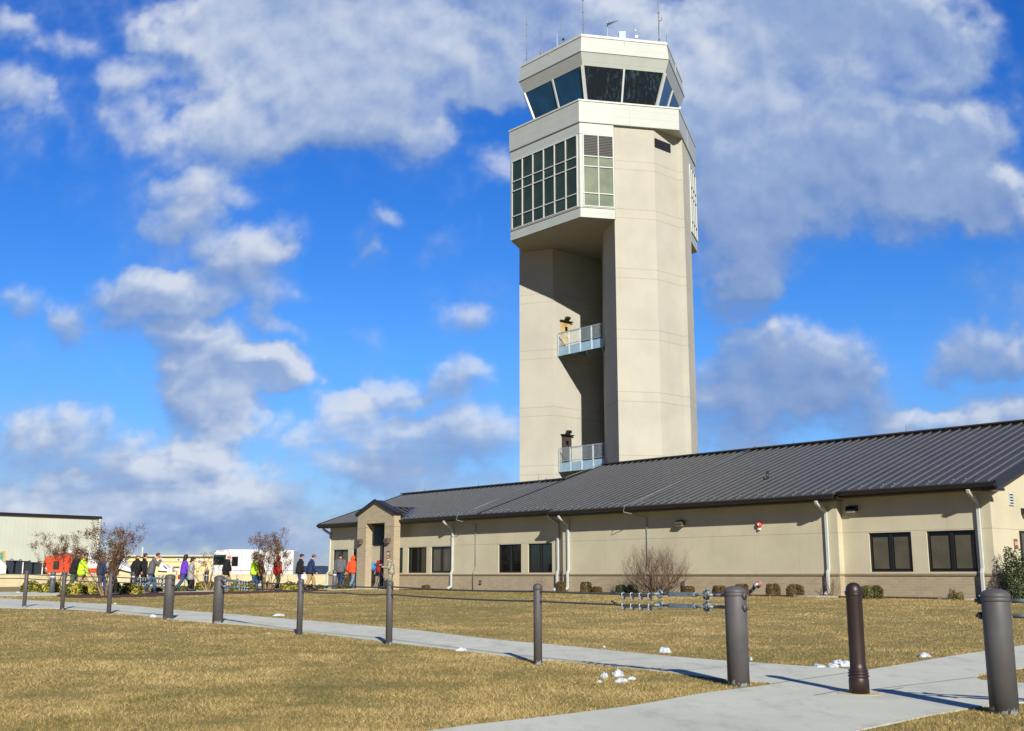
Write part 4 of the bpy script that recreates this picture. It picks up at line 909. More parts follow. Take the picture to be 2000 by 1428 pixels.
def shrub(name, label, cat, loc, rx, ry, h, m_, n_, leaf, group, boxy=1., rz_=0., stems=True, lump=.18, tb=0.):
    r = thing(name, label, cat, loc, rz_, group)
    d = RNG.normal(size=(n_, 3)); d[:, 2] = np.abs(d[:, 2])*1.0-.12; d /= np.linalg.norm(d, axis=1)[:, None]
    e = 2/(1+boxy); sh = np.sign(d)*np.abs(d)**e; sh /= np.maximum(1e-6, (np.abs(sh)**(2*boxy)).sum(1)**(1/(2*boxy)))[:, None]
    ph = RNG.random(6)*6.28; lum = 1+lump*(np.sin(d[:, 0]*5+ph[0])*np.sin(d[:, 1]*5+ph[1])+.6*np.sin(d[:, 2]*7+ph[2]+d[:, 0]*4))*.6
    rad = (1-RNG.random(n_)**2.2*.45)*lum
    P_ = sh*rad[:, None]*np.array([rx, ry, h*.98]); P_[:, 2] = np.maximum(P_[:, 2], .02)
    tone = np.clip(RNG.random(n_)*.8+.15*np.sin(P_[:, 0]*9+P_[:, 1]*7+ph[3])+tb+.1*(rad-.8), 0, 1)
    cards('foliage', P_, sh*1.2, RNG.uniform(.7, 1.3, n_)*leaf, m_, r, tone)
    if stems:
        s_ = MB()
        for k in range(7): a = random.random()*6.28; q = .5*random.random()+.25; s_.tube([(.05*math.cos(a), .05*math.sin(a), -.05), (rx*q*.6*math.cos(a), ry*q*.6*math.sin(a), h*.4), (rx*q*math.cos(a), ry*q*math.sin(a), h*.8)], [.014, .01, .004], 5)
        s_.build('stem', M['twig'], r)
    return r
# variegated shrubs of the bed  (x, ybase, half width px, height px, label)
for x, yb, hw_, hh, lb, yc in [(60,1157,18,21,'yellow-green variegated shrub farthest left behind the first slim post',0), (99,1158,19,22,'yellow-green variegated shrub behind the leftmost bollard light',0),
    (144,1163,27,22,'long yellow variegated shrub in front of the man in the yellow vest',.15), (178,1161,18,20,'yellow variegated shrub joining the long one left of the big crape myrtle',.1), (222,1159,14,21,'dark green shrub right of the trunk of the big crape myrtle',-.35),
    (258,1162,20,24,'round yellow variegated shrub behind the turnbuckles of the left cable',.1), (391,1154,9,16,'small variegated shrub left of the middle bollard light',0), (411,1154,8,17,'small variegated shrub right of the middle bollard light',0),
    (474,1156,24,20,'wide yellow variegated shrub right of the second anchor post',.12), (525,1154,9,16,'small dark variegated shrub right of the crape myrtle by the truck',-.2), (566,1154,17,16,'yellow variegated shrub left of the slim post below the men in caps',.15)]:
    p = gp(x, yb); s_ = p.y/2156.; shrub('variegated_shrub', lb, 'shrub', p, hw_*s_, hw_*s_*.85, hh*s_, M['aucuba'], int(500+hw_*45), .13, 'yellow variegated shrubs in the mulch bed', 1.3, lump=.25, tb=yc)
for x, yb, hw_, hh, lb in [(306,1157,11,9,'low dark spreading shrub left of the first anchor post'), (352,1156,14,11,'low dark green shrub at the feet of the two women'), (603,1152.5,16,12,'clipped dark green shrub below the man in the navy jacket'), (664,1151,15,11,'low dark green shrub at the feet of the man in grey and black'), (625,1151.5,7,9,'small twiggy shrub at the left foot of the building')]:
    p = gp(x, yb); s_ = p.y/2156.; shrub('low_shrub', lb, 'shrub', p, hw_*s_, hw_*s_*.8, hh*s_, M['boxwood'], 900, .07, 'low green shrubs in the mulch bed', 1.6, lump=.1)
p = gp(671, 1150.5); shrub('columnar_shrub', 'narrow upright green shrub against the wall left of the portico', 'shrub', p, .32, .32, 1.15, M['boxwood'], 900, .07, None, 1.2)
# clipped shrubs along the wall
hol = [(1095,1151.5,10,19,'brown-green clipped shrub below the pair of downspouts'), (1145,1155,11.5,20,'taller one of the two clipped shrubs right of the pair of downspouts'), (1166,1156,10,11,'lower one of the two clipped shrubs right of the pair of downspouts'),
    (1213,1157,10.5,15,'dark clipped shrub in the shade left of the bare bush'), (1235,1158,11,16,'dark clipped shrub under the left side of the bare bush'), (1343,1158,13.5,15,'brown clipped shrub right of the bare bush'), (1405,1160,13.5,17,'brown clipped shrub just left of the scuffed anchor post'), (1449,1161,13,21,'brown clipped shrub showing behind the top of the scuffed anchor post'),
    (1510,1167,13.5,23,'taller of the two clipped shrubs below the red alarm bell'), (1553,1168.5,16,22,'wider of the two clipped shrubs below the red alarm bell'), (832,1148.5,8.5,8,'small square clipped shrub below the first window right of the portico')]
for i, (x, yb, hw_, hh, lb) in enumerate(hol):
    oo = 1.05 if 1100 < x < 1630 else .75; p = wl(wt(x, 1150, oo)[0], oo, .06); s_ = p.y/2156.; shrub('clipped_shrub', lb, 'shrub', p, hw_*s_, hw_*s_*.9, (hh+2)*s_, M['darkbush'] if i in (3, 4) else M['holly'], 2600, .045, 'clipped shrubs along the wall', 2.2, lump=.05, stems=False, tb=(-.1 if i in (2,) else 0))
p = gp(1703, 1170); s_ = p.y/2156.; shrub('green_shrub', 'squarish green clipped shrub below the right windows beside the brown bollard', 'shrub', p, 21*s_, 14*s_, 25*s_, M['boxwood'], 3200, .05, None, 2.6, lump=.12)
p = gp(1861, 1172); r = shrub('sprig_shrub', 'tiny leafy shrub with two tufts before the right windows', 'shrub', p, .16, .12, .34, M['boxwood'], 260, .06, None, 1.); 
p = gp(1874, 1172); r2 = shrub('sprig_shrub', 'tiny low tuft of yellowish leaves beside the two-tufted sprig', 'shrub', p, .17, .12, .24, M['boxwood'], 240, .06, None, 1., tb=.25)
p = gp(1988, 1171.5); shrub('evergreen_shrub', 'tall dark glossy evergreen shrub growing by the gable wall at the right edge', 'shrub', p, .40, .40, 1.42, M['darkbush'], 5200, .07, None, 1.5, lump=.3)
def branching(mb, p, d, L, r0, depth, tips, spread=.5, up=.15, seg=3, nch=(2, 3), shrink=.72, wob=.13):
    pts = [p]; q = Vector(p); d = Vector(d).normalized()
    for k in range(seg):
        d = (d+Vector((random.uniform(-1,1), random.uniform(-1,1), random.uniform(-.4,1)))*wob+Vector((0,0,up*.2))).normalized(); q = q+d*(L/seg); pts.append(q.copy())
    r1 = r0*.62; mb.tube(pts, [r0+(r1-r0)*i/seg for i in range(seg+1)], 5 if r0 > .008 else 3, caps=False)
    if depth == 0: tips.append((q, d)); return
    for k in range(random.randint(*nch)):
        a = Vector((random.uniform(-1,1), random.uniform(-1,1), random.uniform(-.3,.9)))
        nd = (d+a*spread+Vector((0,0,up))).normalized(); branching(mb, pts[random.choice((seg-1, seg))] if depth > 1 else q, nd, L*shrink*random.uniform(.75,1.2), r1*.85, depth-1, tips, spread, up, seg, nch, shrink, wob)
def myrtle(label, loc, h, wd, nst=7, seed=1, pods=4, depth=4):
    random.seed(seed); r = thing('crape_myrtle', label, 'tree', loc, 0, 'crape myrtles with brown seed pods')
    tr = MB(); tips = []; br = MB()
    for k in range(nst):
        a = 6.28*k/nst+random.uniform(-.3, .3); b = Vector((math.cos(a)*.12, math.sin(a)*.12, -.05)); sp_ = random.uniform(.12, .62)*wd/h*1.6
        d = Vector((math.cos(a)*sp_, math.sin(a)*sp_, 1)).normalized(); m1_ = b+d*h*.15; m2_ = m1_+(d+Vector((0,0,.2))).normalized()*h*.10
        tr.tube([b, m1_, m2_], [.04, .032, .026], 6, caps=False)
        branching(br, m2_, d+Vector((math.cos(a), math.sin(a), 0))*.15, h*.27, .02, depth, tips, .75, .2, 3, (2, 3), .74); branching(br, m1_, d+Vector((math.cos(a+1), math.sin(a+1), 0))*.35, h*.24, .014, depth-1, tips, .7, .25, 3, (2, 3), .74)
    tr.build('trunk', M['myrtle_bark'], r); bo = br.build('branches', M['twig'], r)
    P_, N_ = [], []
    for q, d in tips:
        for k in range(int(pods*1.7)+random.randint(0, 8)): P_.append(tuple(q+Vector([random.gauss(0, .05) for _ in range(3)])+d*random.uniform(-.12, .12))); N_.append(tuple(d))
    P_ = np.array(P_); keep = P_[:, 2] > h*.30; P_ = P_[keep]; N_ = np.array(N_)[keep]
    cards('seed_pods', P_, N_, RNG.uniform(.03, .07, len(P_)), M['pod'], r, RNG.random(len(P_)), asp=.8, kind='stuff'); random.seed(seed+50)
    return r
myrtle('small brown crape myrtle in front of the pale metal hangar', gp(112, 1156), 2.75, 1.7, 7, 21, 7)
myrtle('largest brown crape myrtle with many pale trunks in the mulch bed', gp(207, 1165), 2.55, 2.0, 9, 22, 9)
myrtle('thin low crape myrtle beside the bollard light before the truck', gp(407, 1154.5), 1.9, 1.5, 5, 33, 3, 3)
myrtle('brown crape myrtle standing before the white step van', gp(522, 1155), 2.55, 1.9, 8, 24, 8)
# bare bush and twiggy stems by the wall
def bare(label, loc, h, wd, nst, seed, name='bare_bush', depth=4, r0=.016, spread=.5, wob=.13):
    random.seed(seed); r = thing(name, label, 'bush', loc); mb = MB(); tips = []
    for k in range(nst):
        a = random.random()*6.28; sp_ = random.uniform(.15, 1.9)*wd/h; el = math.asin(random.uniform(.35, 1)) if wd > .5*h else 1.3; d = Vector((math.cos(a)*math.cos(el), math.sin(a)*math.cos(el), math.sin(el)))
        Lr = 1/math.hypot(math.cos(el)/(wd*.5+.02), math.sin(el)/h) if wd > .5*h else h
        branching(mb, Vector((math.cos(a)*.12, math.sin(a)*.12, -.03)), d, Lr*.33, r0, depth, tips, spread, .06, 3, (2, 3), .74, wob)
    mb.build('branches', M['twig'], r); random.seed(seed+9); return r
bare('large bare brown bush spreading before the blank wall', wl(wt(1284, 1150, 1.3)[0], 1.3, .06), 2.05, 4.2, 30, 5, depth=5, r0=.024, spread=.85, wob=.26)
bare('thin bare twigs left of the large bare bush, low on the brick', wl(wt(1222, 1150, 1.1)[0], 1.1, .06), .9, .9, 7, 6, depth=3, r0=.007)
bare('narrow bare brown stems beside the downspout left of the right windows', wl(4.85, .7, .04), .95, .14, 14, 7, 'stem_clump', 2, .008, .18)
bare('narrow bare stems left of the pair of downspouts', wl(19.35, .8, .04), .9, .14, 12, 8, 'stem_clump', 2, .008, .18)
bare('sparse dry stems at the foot of the thin conduit left of the middle windows', wl(24.7, .7, .04), .5, .4, 9, 9, 'stem_clump', 2, .006, .4)
# gravel spill pads
for t_, oo, lb in ((5.0, 1.3, 'a'), (18.0, 1.3, 'b'), (-.2, 1.3, 'c'), (18.9, 1.0, 'd')):
    pl = [tuple(wl(t_+math.cos(a)*(.8+.15*math.sin(a*3)), oo+math.sin(a)*.35)[:2]) for a in np.linspace(0, 6.28, 15)[:-1]]
    drape('gravel_pad', pl, M['gravel'], .05, .3, skirt=.05)
# ================================================================ snow
M['snow'] = mat('snow', rgb(206, 214, 226), .55, var=.14, vs=14, bump=.8, bs=45); M['snow'].node_tree.nodes['Principled BSDF'].inputs['Subsurface Weight'].default_value = .3
def snow(x, y, wpx, hpx, label, seed):
    p = gp(x, y); s_ = p.y/2156.; rr = np.random.default_rng(seed); r = MB(); n_ = 16; k_ = 7; w_, h_ = wpx*s_/2, hpx*s_*.68
    vs = [(0, 0, h_*.97)]
    for i in range(1, k_+1):
        for j in range(n_):
            a = 6.283*j/n_; q = i/k_; rad = w_*(q**.8)*(1+.30*math.sin(a*2+seed)+.16*math.sin(a*5+seed*2)+.13*rr.normal())
            vs.append((rad*math.cos(a), rad*.7*math.sin(a), max(-.02, h_*(1-q**2.6)*(1+.35*math.sin(a*2+seed)*q+.22*rr.normal())) if i < k_ else -.02))
    fs = [(0, 1+j, 1+(j+1) % n_) for j in range(n_)]
    for i in range(k_-1):
        for j in range(n_): a = 1+i*n_+j; b = 1+i*n_+(j+1) % n_; fs.append((a, a+n_, b+n_, b))
    r.add(vs, fs, smooth=True); o = r.build('snow_lump', M['snow']); o.location = p; tag(o, label, 'snow', 'melting lumps of snow'); 
for i, a in enumerate([(1300,1275,20,13,'pointed lump of snow on the lawn edge behind the path, nearest the bare bush'), (1181,1325,19,13,'left lump of the snow cluster on the near lawn'), (1207,1321,32,16,'biggest lump of the snow cluster on the near lawn'), (1213,1333,30,10,'flat icy lump at the front of the snow cluster'), (1234,1328,15,8,'small lump at the right of the snow cluster'), (1171,1334,8,7,'tiny lump at the lower left of the snow cluster'),
    (1645,1302,36,14,'largest lump of snow behind the brown bollard, touching it'), (1628,1304,24,11,'middle lump of snow left of the brown bollard'), (1600,1304,34,8,'long flat snow left of the brown bollard'), (1805,1283,34,9,'flat snow on the lawn right of the brown bollard'), (902,1272,20,8,'small snow lump at the near edge of the path'), (545,1203,20,5,'flat snow at the far edge of the path right of the second anchor post'), (299,1206,13,7,'snow lump just left of the first anchor post'), (1467,1290,6,7,'tiny snow lump right of the scuffed anchor post'), (1180,1265,8,5,'tiny snow crumb at the far edge of the path'), (524,1238,6,3,'tiny snow crumb on the near lawn left of a slim post'), (1152,1274,15,1.5,'thin icy patch on the path'), (35,1158,7,3,'small snow patch at the left end of the mulch bed'), (225,1180,5,3,'tiny snow crumb between the path and the mulch bed')]):
    snow(*a, seed=i+3)
# ================================================================ background on the left
def bx(mb, x0, x1, y0, y1, z0, z1, mi=0): return mb.box((x0, y0, z0), (x1, y1, z1), mi)
# low concrete barrier wall
r = thing('barrier_wall', 'long low pale concrete wall running behind the walkers', 'wall', (-26, 76, 0))
a, b = Vector(at(-160, 1123, 74)), Vector(at(760, 1123, 78))
mb = MB(); d = (b-a).normalized(); nn_ = 18
for k in range(nn_):
    p, q = a.lerp(b, k/nn_), a.lerp(b, (k+1)/nn_-.0015); p.z = q.z = .40; mb.bar(p, q, .35, .82)
B3 = mb.build('wall', M['barrier'], r, world=True)
mb = MB(); mb.bar(a+Vector((0,0,.02))+Vector((0,0,0)), b+Vector((0,0,.02)), .39, .04); mb.build('coping', M['barrier'], r, world=True)
# metal hangar
m_ = M['hangar'] = mat('hangar_sheet', rgb(192, 197, 185), .6, var=.03, vs=.3); t, P = parts_of(m_); o = osep(t)
t.val(P.inputs['Base Color'], t.mix(t.m('MULTIPLY', line_mod(t, t.m('ADD', o[0], o[1]), 0, .7, .07), .3), base_in(P), rgb(176, 180, 166)))
hc = Vector(at(187, 1123, 130)); r = thing('hangar', 'pale ribbed metal hangar with a dark roof edge at the left', 'hangar', (hc.x, hc.y, 0))
p0 = (hc.x, hc.y); ztop = at(187, 1014, 130)[2]; pl_ = Vector(at(-260, 1123, 112)); q0 = (pl_.x, pl_.y); dv = Vector((q0[0]-p0[0], q0[1]-p0[1], 0)); nv_ = Vector((-dv.y, dv.x, 0)).normalized()
if nv_.y < 0: nv_ = -nv_
poly = [p0, q0, (q0[0]+nv_.x*40, q0[1]+nv_.y*40), (p0[0]+nv_.x*40, p0[1]+nv_.y*40)]
MB().prism(poly, -.2, ztop).build('wall', M['hangar'], r, world=True)
mb = MB(); ov = dv.normalized()*.4; up_ = [(p0[0]-ov.x, p0[1]-ov.y-.3), (q0[0]+ov.x, q0[1]+ov.y-.3), (poly[2][0]+ov.x, poly[2][1]), (poly[3][0]-ov.x, poly[3][1])]
mb.prism(up_, ztop, ztop+.32); mb.build('roof', M['trim_dark'], r, world=True)
mb = MB().bar((p0[0]+.1, p0[1]-.1, 0), (p0[0]+.1, p0[1]-.1, ztop), .2, .2, up=(0,1,0)); mb.build('corner_trim', M['white_metal'], r, world=True)
p = Vector(at(191.5, 1030, 131)); mb = MB().box((p.x-.15, p.y, p.z-.4), (p.x+.15, p.y+.3, p.z+.5)).bar((p.x-.7, p.y+.2, p.z+.0), (p.x, p.y+.2, p.z), .06, .06); mb.build('flood_light', M['white'], r, world=True)
# beige long building with hazard placards
Yb = 112; r = thing('storage_building', 'low cream building with coloured hazard diamonds behind the walkers', 'building', (at(330, 1123, Yb)[0], Yb, 0))
x0, x1 = at(215, 1123, Yb)[0], at(500, 1123, Yb)[0]; zt_ = at(300, 1087, Yb)[2]
M['cream'] = mat('cream_wall', rgb(226, 206, 158), .8, var=.04, vs=.4); t, P = parts_of(M['cream']); o = osep(t)
t.val(P.inputs['Base Color'], t.mix(t.m('MULTIPLY', line_mod(t, o[2], 0, .4, .02), .25), base_in(P), rgb(180, 160, 120)))
bx(MB(), x0, x1, Yb, Yb+8, -.2, zt_).build('wall', M['cream'], r, world=True)
bx(MB(), x0-.3, x1+.3, Yb-.35, Yb+8.3, zt_, zt_+.12).build('roof', M['white_metal'], r, world=True); bx(MB(), x0, x1, Yb-.06, Yb-.001, zt_-.55, zt_-.47).build('trim_strip', M['door_cream'], r, world=True)
M['blue'] = mat('sign_blue', rgb(50, 130, 215), .5); M['yellow'] = mat('sign_yellow', rgb(225, 205, 50), .5); M['pale'] = mat('sign_pale', rgb(225, 225, 225), .5); M['pink'] = mat('sign_pink', rgb(225, 150, 170), .5)
def diamond(x, y, w_, ins, lb):
    c = Vector(at(x, y, Yb)); o_ = thing('hazard_placard', lb, 'sign', (c.x, Yb-.03, c.z), 0, 'hazard placards on the cream building'); s_ = w_*Yb/2156.
    MB().add([(-s_,0,-s_*1.1),(s_,0,-s_*1.1),(s_,0,s_*1.1),(-s_,0,s_*1.1),(-s_,.02,-s_*1.1),(s_,.02,-s_*1.1),(s_,.02,s_*1.1),(-s_,.02,s_*1.1)], [(0,1,2,3),(7,6,5,4),(0,4,5,1),(1,5,6,2),(2,6,7,3),(3,7,4,0)]).build('plate', M['pale'], o_)
    k_ = .8*s_; MB().add([(0,-.012,-k_),(k_,-.012,0),(0,-.012,k_),(-k_,-.012,0)], [(0,1,2,3)]).build('diamond', ins, o_)
for x, y, c, lb in ((239, 1093, M['blue'], 'blue hazard diamond just left of the bald man'), (247, 1093, M['yellow'], 'yellow hazard diamond just left of the bald man'), (315, 1095, M['blue'], 'blue hazard diamond between the man in grey and the woman in purple'), (349, 1093, M['dish'], 'grey hazard symbol behind the head of the woman in purple'), (389.5, 1097, M['blue'], 'blue hazard diamond right of the woman in the grey coat'), (397, 1096.5, M['yellow'], 'yellow hazard diamond right of the woman in the grey coat')): diamond(x, y, 4., c, lb)
p = at(271.5, 1080, Yb); MB_ = MB().tube([(p[0], Yb+1, zt_), (p[0], Yb+1, at(271, 1068, Yb)[2])], .09, 6); MB_.build('vent_pipe', M['white_metal'], r, world=True)
# pale boards leaning on the wall top / parked white equipment
def machine(name, label, cat, poly, Yd, dp, m_, ex=None, mat2=None):
    c = at(poly[0][0], 1123, Yd); r = thing(name, label, cat, (c[0], Yd, 0)); P2 = [at(x, y, Yd) for x, y in poly]; n_ = len(P2)
    ar = sum(P2[i][0]*P2[(i+1)%n_][2]-P2[(i+1)%n_][0]*P2[i][2] for i in range(n_))
    if ar < 0: P2 = P2[::-1]
    mb = MB(); mb.add([(p[0], Yd, p[2]) for p in P2]+[(p[0], Yd+dp, p[2]) for p in P2], [tuple(range(n_)), tuple(range(n_, 2*n_))[::-1]]+[(i, n_+i, n_+(i+1) % n_, (i+1) % n_) for i in range(n_)])
    mb.build('body', m_, r, bevel=.04, world=True); return r
Yv = 90
r = machine('aircraft_tug', 'white and orange airport vehicle behind the man in the yellow vest', 'vehicle', [(150,1119),(150,1100),(131,1077),(136,1074),(160,1078),(175,1086),(192,1104),(192,1119)], Yv, 2.2, M['white'])
M['orange'] = mat('safety_orange', rgb(232, 74, 34), .5, var=.1, vs=2)
for a, b in (((150,1118),(191,1110)),):
    p, q = at(*a, Yv), at(*b, Yv); MB().box((p[0], Yv-.06, p[2]), (q[0], Yv-.005, q[2])).build('stripe', M['orange'], r, world=True)
for x in (158, 184): c = at(x, 1122, Yv); MB().loft([((c[0], Yv-.1+e, .42), rr, rr, (1,0,0), (0,0,1)) for e, rr in ((0,.2),(0,.4),(.3,.4))], 16).build('wheel', M['black'], r, world=True)
p, q = at(156,1100,Yv), at(172,1090,Yv); MB().box((p[0], Yv-.02, p[2]), (q[0], Yv-.004, q[2])).build('side_window', M['win_glass'], r, world=True)
r = machine('spreader_truck', 'bright orange machine behind the small crape myrtle', 'vehicle', [(83,1119),(84,1100),(90,1087),(108,1085),(119,1080),(131,1083),(141,1087),(141,1119)], Yv-4, 2.2, M['orange'])
for x in (92, 128): c = at(x, 1122, Yv-4); MB().loft([((c[0], Yv-4.1+e, .45), rr, rr, (1,0,0), (0,0,1)) for e, rr in ((0,.2),(0,.45),(.3,.45))], 16).build('wheel', M['black'], r, world=True)
p, q = at(103,1112,Yv-4), at(116,1096,Yv-4); MB().box((p[0], Yv-4.04, p[2]), (q[0], Yv-4.003, q[2])).build('grille', M['black'], r, world=True)
p, q = at(86,1115,Yv-4), at(92,1109,Yv-4); MB().box((p[0], Yv-4.04, p[2]), (q[0], Yv-4.003, q[2])).build('lamp', M['white'], r, world=True)
r = machine('ramp_trailer', 'white wedge-shaped ramp trailer between the big crape myrtle and the bald man', 'trailer', [(213,1109),(213,1092),(226,1096),(258,1113),(258,1119),(250,1117)], Yv, 2., M['white'])
p, q = at(213,1108.5,Yv), at(258,1119.5,Yv); MB().bar((p[0], Yv-.05, p[2]), (q[0], Yv-.05, q[2]), .12, .14).build('rail', M['black'], r, world=True)
c = at(232, 1122, Yv); MB().loft([((c[0], Yv+e, .38), .38, .38, (1,0,0), (0,0,1)) for e in (.1, .35)], 16).build('wheel', M['black'], r, world=True)
r = machine('snow_plow', 'white angular plough equipment seen above the first anchor post', 'equipment', [(311,1117),(313,1103),(321,1101),(327,1108),(331,1112),(336,1106),(336,1117)], Yv, 1., M['white'])
p, q = at(310,1116,Yv), at(326,1117,Yv); MB().bar((p[0], Yv-.1, p[2]), (q[0], Yv-.1, q[2]), .2, .12).build('blade', M['black'], r, world=True)
p, q = at(320,1104,Yv), at(327,1110,Yv); MB().bar((p[0], Yv-.1, p[2]), (q[0], Yv-.1, q[2]), .1, .08).build('strut', M['dish'], r, world=True)
r = machine('notice_board', 'small white board with a dark top edge left of the woman in purple', 'sign', [(340,1114),(340,1107.5),(350,1107.5),(350,1114)], Yv, .1, M['pale'])
p, q = at(340,1107.3,Yv), at(350.5,1107.3,Yv); MB().bar((p[0], Yv-.05, p[2]), (q[0], Yv-.05, q[2]), .2, .08).build('top_rail', M['signbrown'], r, world=True); c = at(345, 1115, Yv); MB().tube([(c[0], Yv+.05, 0), (c[0], Yv+.05, c[2])], .05, 6).build('post', M['dish'], r, world=True)
# step van
Yv = 86; vx0, vx1 = at(411, 1123, Yv)[0], at(573, 1123, Yv)[0]; L_ = vx1-vx0; r = thing('step_van', 'white boxy step van parked behind the low concrete wall', 'van', (vx0, Yv, 0))
M['van'] = mat('van_white', rgb(205, 208, 212), .35, var=.02, vs=.5, coat=.4)
zz = lambda y: at(450, y, Yv)[2]; xx = lambda x: at(x, 1100, Yv)[0]-vx0
pf = [(0., .45), (0., zz(1100)), (xx(414), zz(1096)), (xx(415), zz(1084)), (xx(420.5), zz(1075.5)), (xx(446), zz(1072.8)), (xx(520), zz(1073.5)), (xx(572.4), zz(1074.5)), (xx(573), zz(1076)), (xx(573), .45)]
wdt = 2.3; vs = [(x, 0, z) for x, z in pf]+[(x, wdt, z) for x, z in pf]; n_ = len(pf)
MB().add(vs, [tuple(range(n_))[::-1], tuple(range(n_, 2*n_))]+[(i, (i+1) % n_, n_+(i+1) % n_, n_+i) for i in range(n_)]).build('body', M['van'], r, bevel=.05)
def panel(nm, a, b, m_, d=.012, bev=0.): return MB().box((xx(a[0]), -d, zz(a[1])), (xx(b[0]), -.001, zz(b[1]))).build(nm, m_, r, bevel=bev)
M['teal'] = glassmat('teal_visor_glass', rgb(10, 70, 90), .1)
# windscreen wraps the sloped front
a, b = (xx(414.3), zz(1096)), (xx(417), zz(1083.8)); mb = MB(); mb.add([(a[0]-.03, .1, a[1]), (a[0]-.03, 2.2, a[1]), (b[0]-.04, 2.2, b[1]), (b[0]-.04, .1, b[1])], [(0,1,2,3), (3,2,1,0)]); mb.build('windscreen', M['win_glass'], r)
panel('side_window', (416.5, 1103.5), (441, 1087), M['win_glass']); panel('sun_band', (416.5, 1087), (441, 1083.6), M['teal'], .02); panel('door_window', (452.5, 1106), (464.7, 1087.3), M['win_glass'])
sm2 = MB()
for x in (470.5,): sm2.box((xx(x), -.006, zz(1119)), (xx(x)+.02, -.001, zz(1075)))
sm2.build('panel_seam', M['dish'], r); panel('belt_moulding', (446, 1115.0), (573, 1114.2), M['dish'], .02); panel('roof_moulding', (446, 1084.6), (465, 1084.2), M['dish'], .01)
for x, y in ((419.5,1077),(428.5,1076.2),(432,1076),(435,1075.8),(444.5,1075.3),(447,1080),(567,1080.5)): p_ = MB().ball((xx(x), -.01, zz(y)), (.05, .03, .035), 8).build('marker_lamp', M['red'], r)
for x in (428, 548):
    w_ = MB().loft([((xx(x), e, .42), rr, rr, (1,0,0), (0,0,1)) for e, rr in ((-.02,.1),(-.02,.42),(.3,.42))], 20).build('wheel', M['black'], r); MB().loft([((xx(x), e, .42), rr, rr, (1,0,0), (0,0,1)) for e, rr in ((-.05,.12),(-.03,.22))], 14).build('rim', M['rail'], w_)
mb = MB().bar((xx(450), -.05, zz(1097)), (xx(450), -.35, zz(1097)), .05, .05).box((xx(449), -.45, zz(1103)), (xx(449)+.08, -.25, zz(1091))); mb.build('mirror', M['black'], r)
# bins, green container, white tent
bl = ['leftmost dark open-topped bin behind the low wall', 'second dark bin behind the low wall', 'third dark bin behind the low wall, right of a white post', 'rightmost dark bin behind the low wall']
M['bin'] = mat('bin_navy', rgb(26, 36, 50), .6)
for k, (xa, xb_, yt) in enumerate(((11.5,27,1096.5),(28,44,1097.5),(44.5,63,1099.8),(64,81,1101))):
    Yk = 84+k*.4; p, q = at(xa, yt, Yk), at(xb_, yt, Yk); w_ = q[0]-p[0]
    r = thing('waste_bin', bl[k], 'bin', (p[0], Yk, 0), 0, 'dark bins behind the low wall'); mb = MB(); H = p[2]
    for a, b in (((.04,0),(w_-.04,.06)),((.04,1.1),(w_-.04,1.16)),((.0,.0),(.04,1.16)),((w_-.04,0),(w_,1.16))): mb.box((a[0], a[1], .15), (b[0], b[1], H))
    mb.box((.04, .06, .15), (w_-.04, 1.1, .25)); mb.build('tub', M['bin'], r); MB().box((-.05, -.05, H), (w_+.05, .05, H+.07)).box((-.05, 1.1, H), (w_+.05, 1.2, H+.07)).box((-.05, .05, H), (.05, 1.1, H+.07)).box((w_-.05, .05, H), (w_+.05, 1.1, H+.07)).build('rim', M['bin'], r)
    MB().torus((w_*.5, .3, H+.06), .12, .03, (0,1,0), 10, 5, a0=math.pi, a1=2*math.pi).build('handle', M['bin'], r)
for x, lb in ((43.7, 'thin white marker post between the dark bins'), (82, 'thin white marker post between the bins and the orange machine')):
    a, b = at(x, 1119, 82), at(x, 1100, 82); o = MB().tube([(0,0,0), (0,0,b[2])], .045, 8).ball((0,0,b[2]+.02), .06, 8).build('marker_post', M['pale']); o.location = (a[0], 82, 0); tag(o, lb, 'post', 'white marker posts')
M['green'] = mat('container_green', rgb(88, 152, 126), .6, var=.1, vs=2); Yc = 100; a, b = at(-40, 1077, Yc), at(12, 1077, Yc)
r = thing('green_container', 'green shipping container at the far left edge', 'container', (b[0], Yc, 0)); cont = r; MB().box((a[0], Yc, 0), (b[0], Yc+6, b[2])).build('body', M['green'], r, world=True)
mb = MB()
for k in range(14): x = a[0]+(b[0]-a[0])*(k+.5)/14; mb.box((x-.05, Yc-.04, .1), (x+.05, Yc-.002, b[2]-.15))
mb.build('corrugation', M['green'], r, world=True); MB().box((b[0]-.2, Yc-.06, 0), (b[0]+.02, Yc-.003, b[2]+.02)).box((a[0], Yc-.06, b[2]-.12), (b[0]-.2, Yc-.003, b[2]+.02)).build('corner_post', M['door_cream'], r, world=True)
cont.rotation_euler = (0, 0, R(25.5)); Yt = 82; e = at(11.5, 1105, Yt); c_ = at(-30, 1065, Yt); zb_e = at(11.5, 1119, Yt)[2]-.7
hwT = (e[0]-c_[0])*.92; r = thing('white_tent', 'white peaked tent at the far left edge', 'tent', (c_[0]-.8, Yt+1.8, 0), R(25))
MB().add([(-hwT,-2,e[2]),(hwT,-2,e[2]),(hwT,2,e[2]),(-hwT,2,e[2]),(0,-2,c_[2]),(0,2,c_[2])], [(0,1,4),(1,2,5,4),(2,3,5),(3,0,4,5),(3,2,1,0)]).build('roof', M['white'], r)
MB().box((-hwT+.02,-1.97,0),(hwT-.02,-1.93,e[2])).box((hwT-.06,-1.93,0),(hwT-.02,1.93,e[2])).box((-hwT+.02,-1.93,0),(-hwT+.06,1.93,e[2])).build('side_wall', M['white'], r)
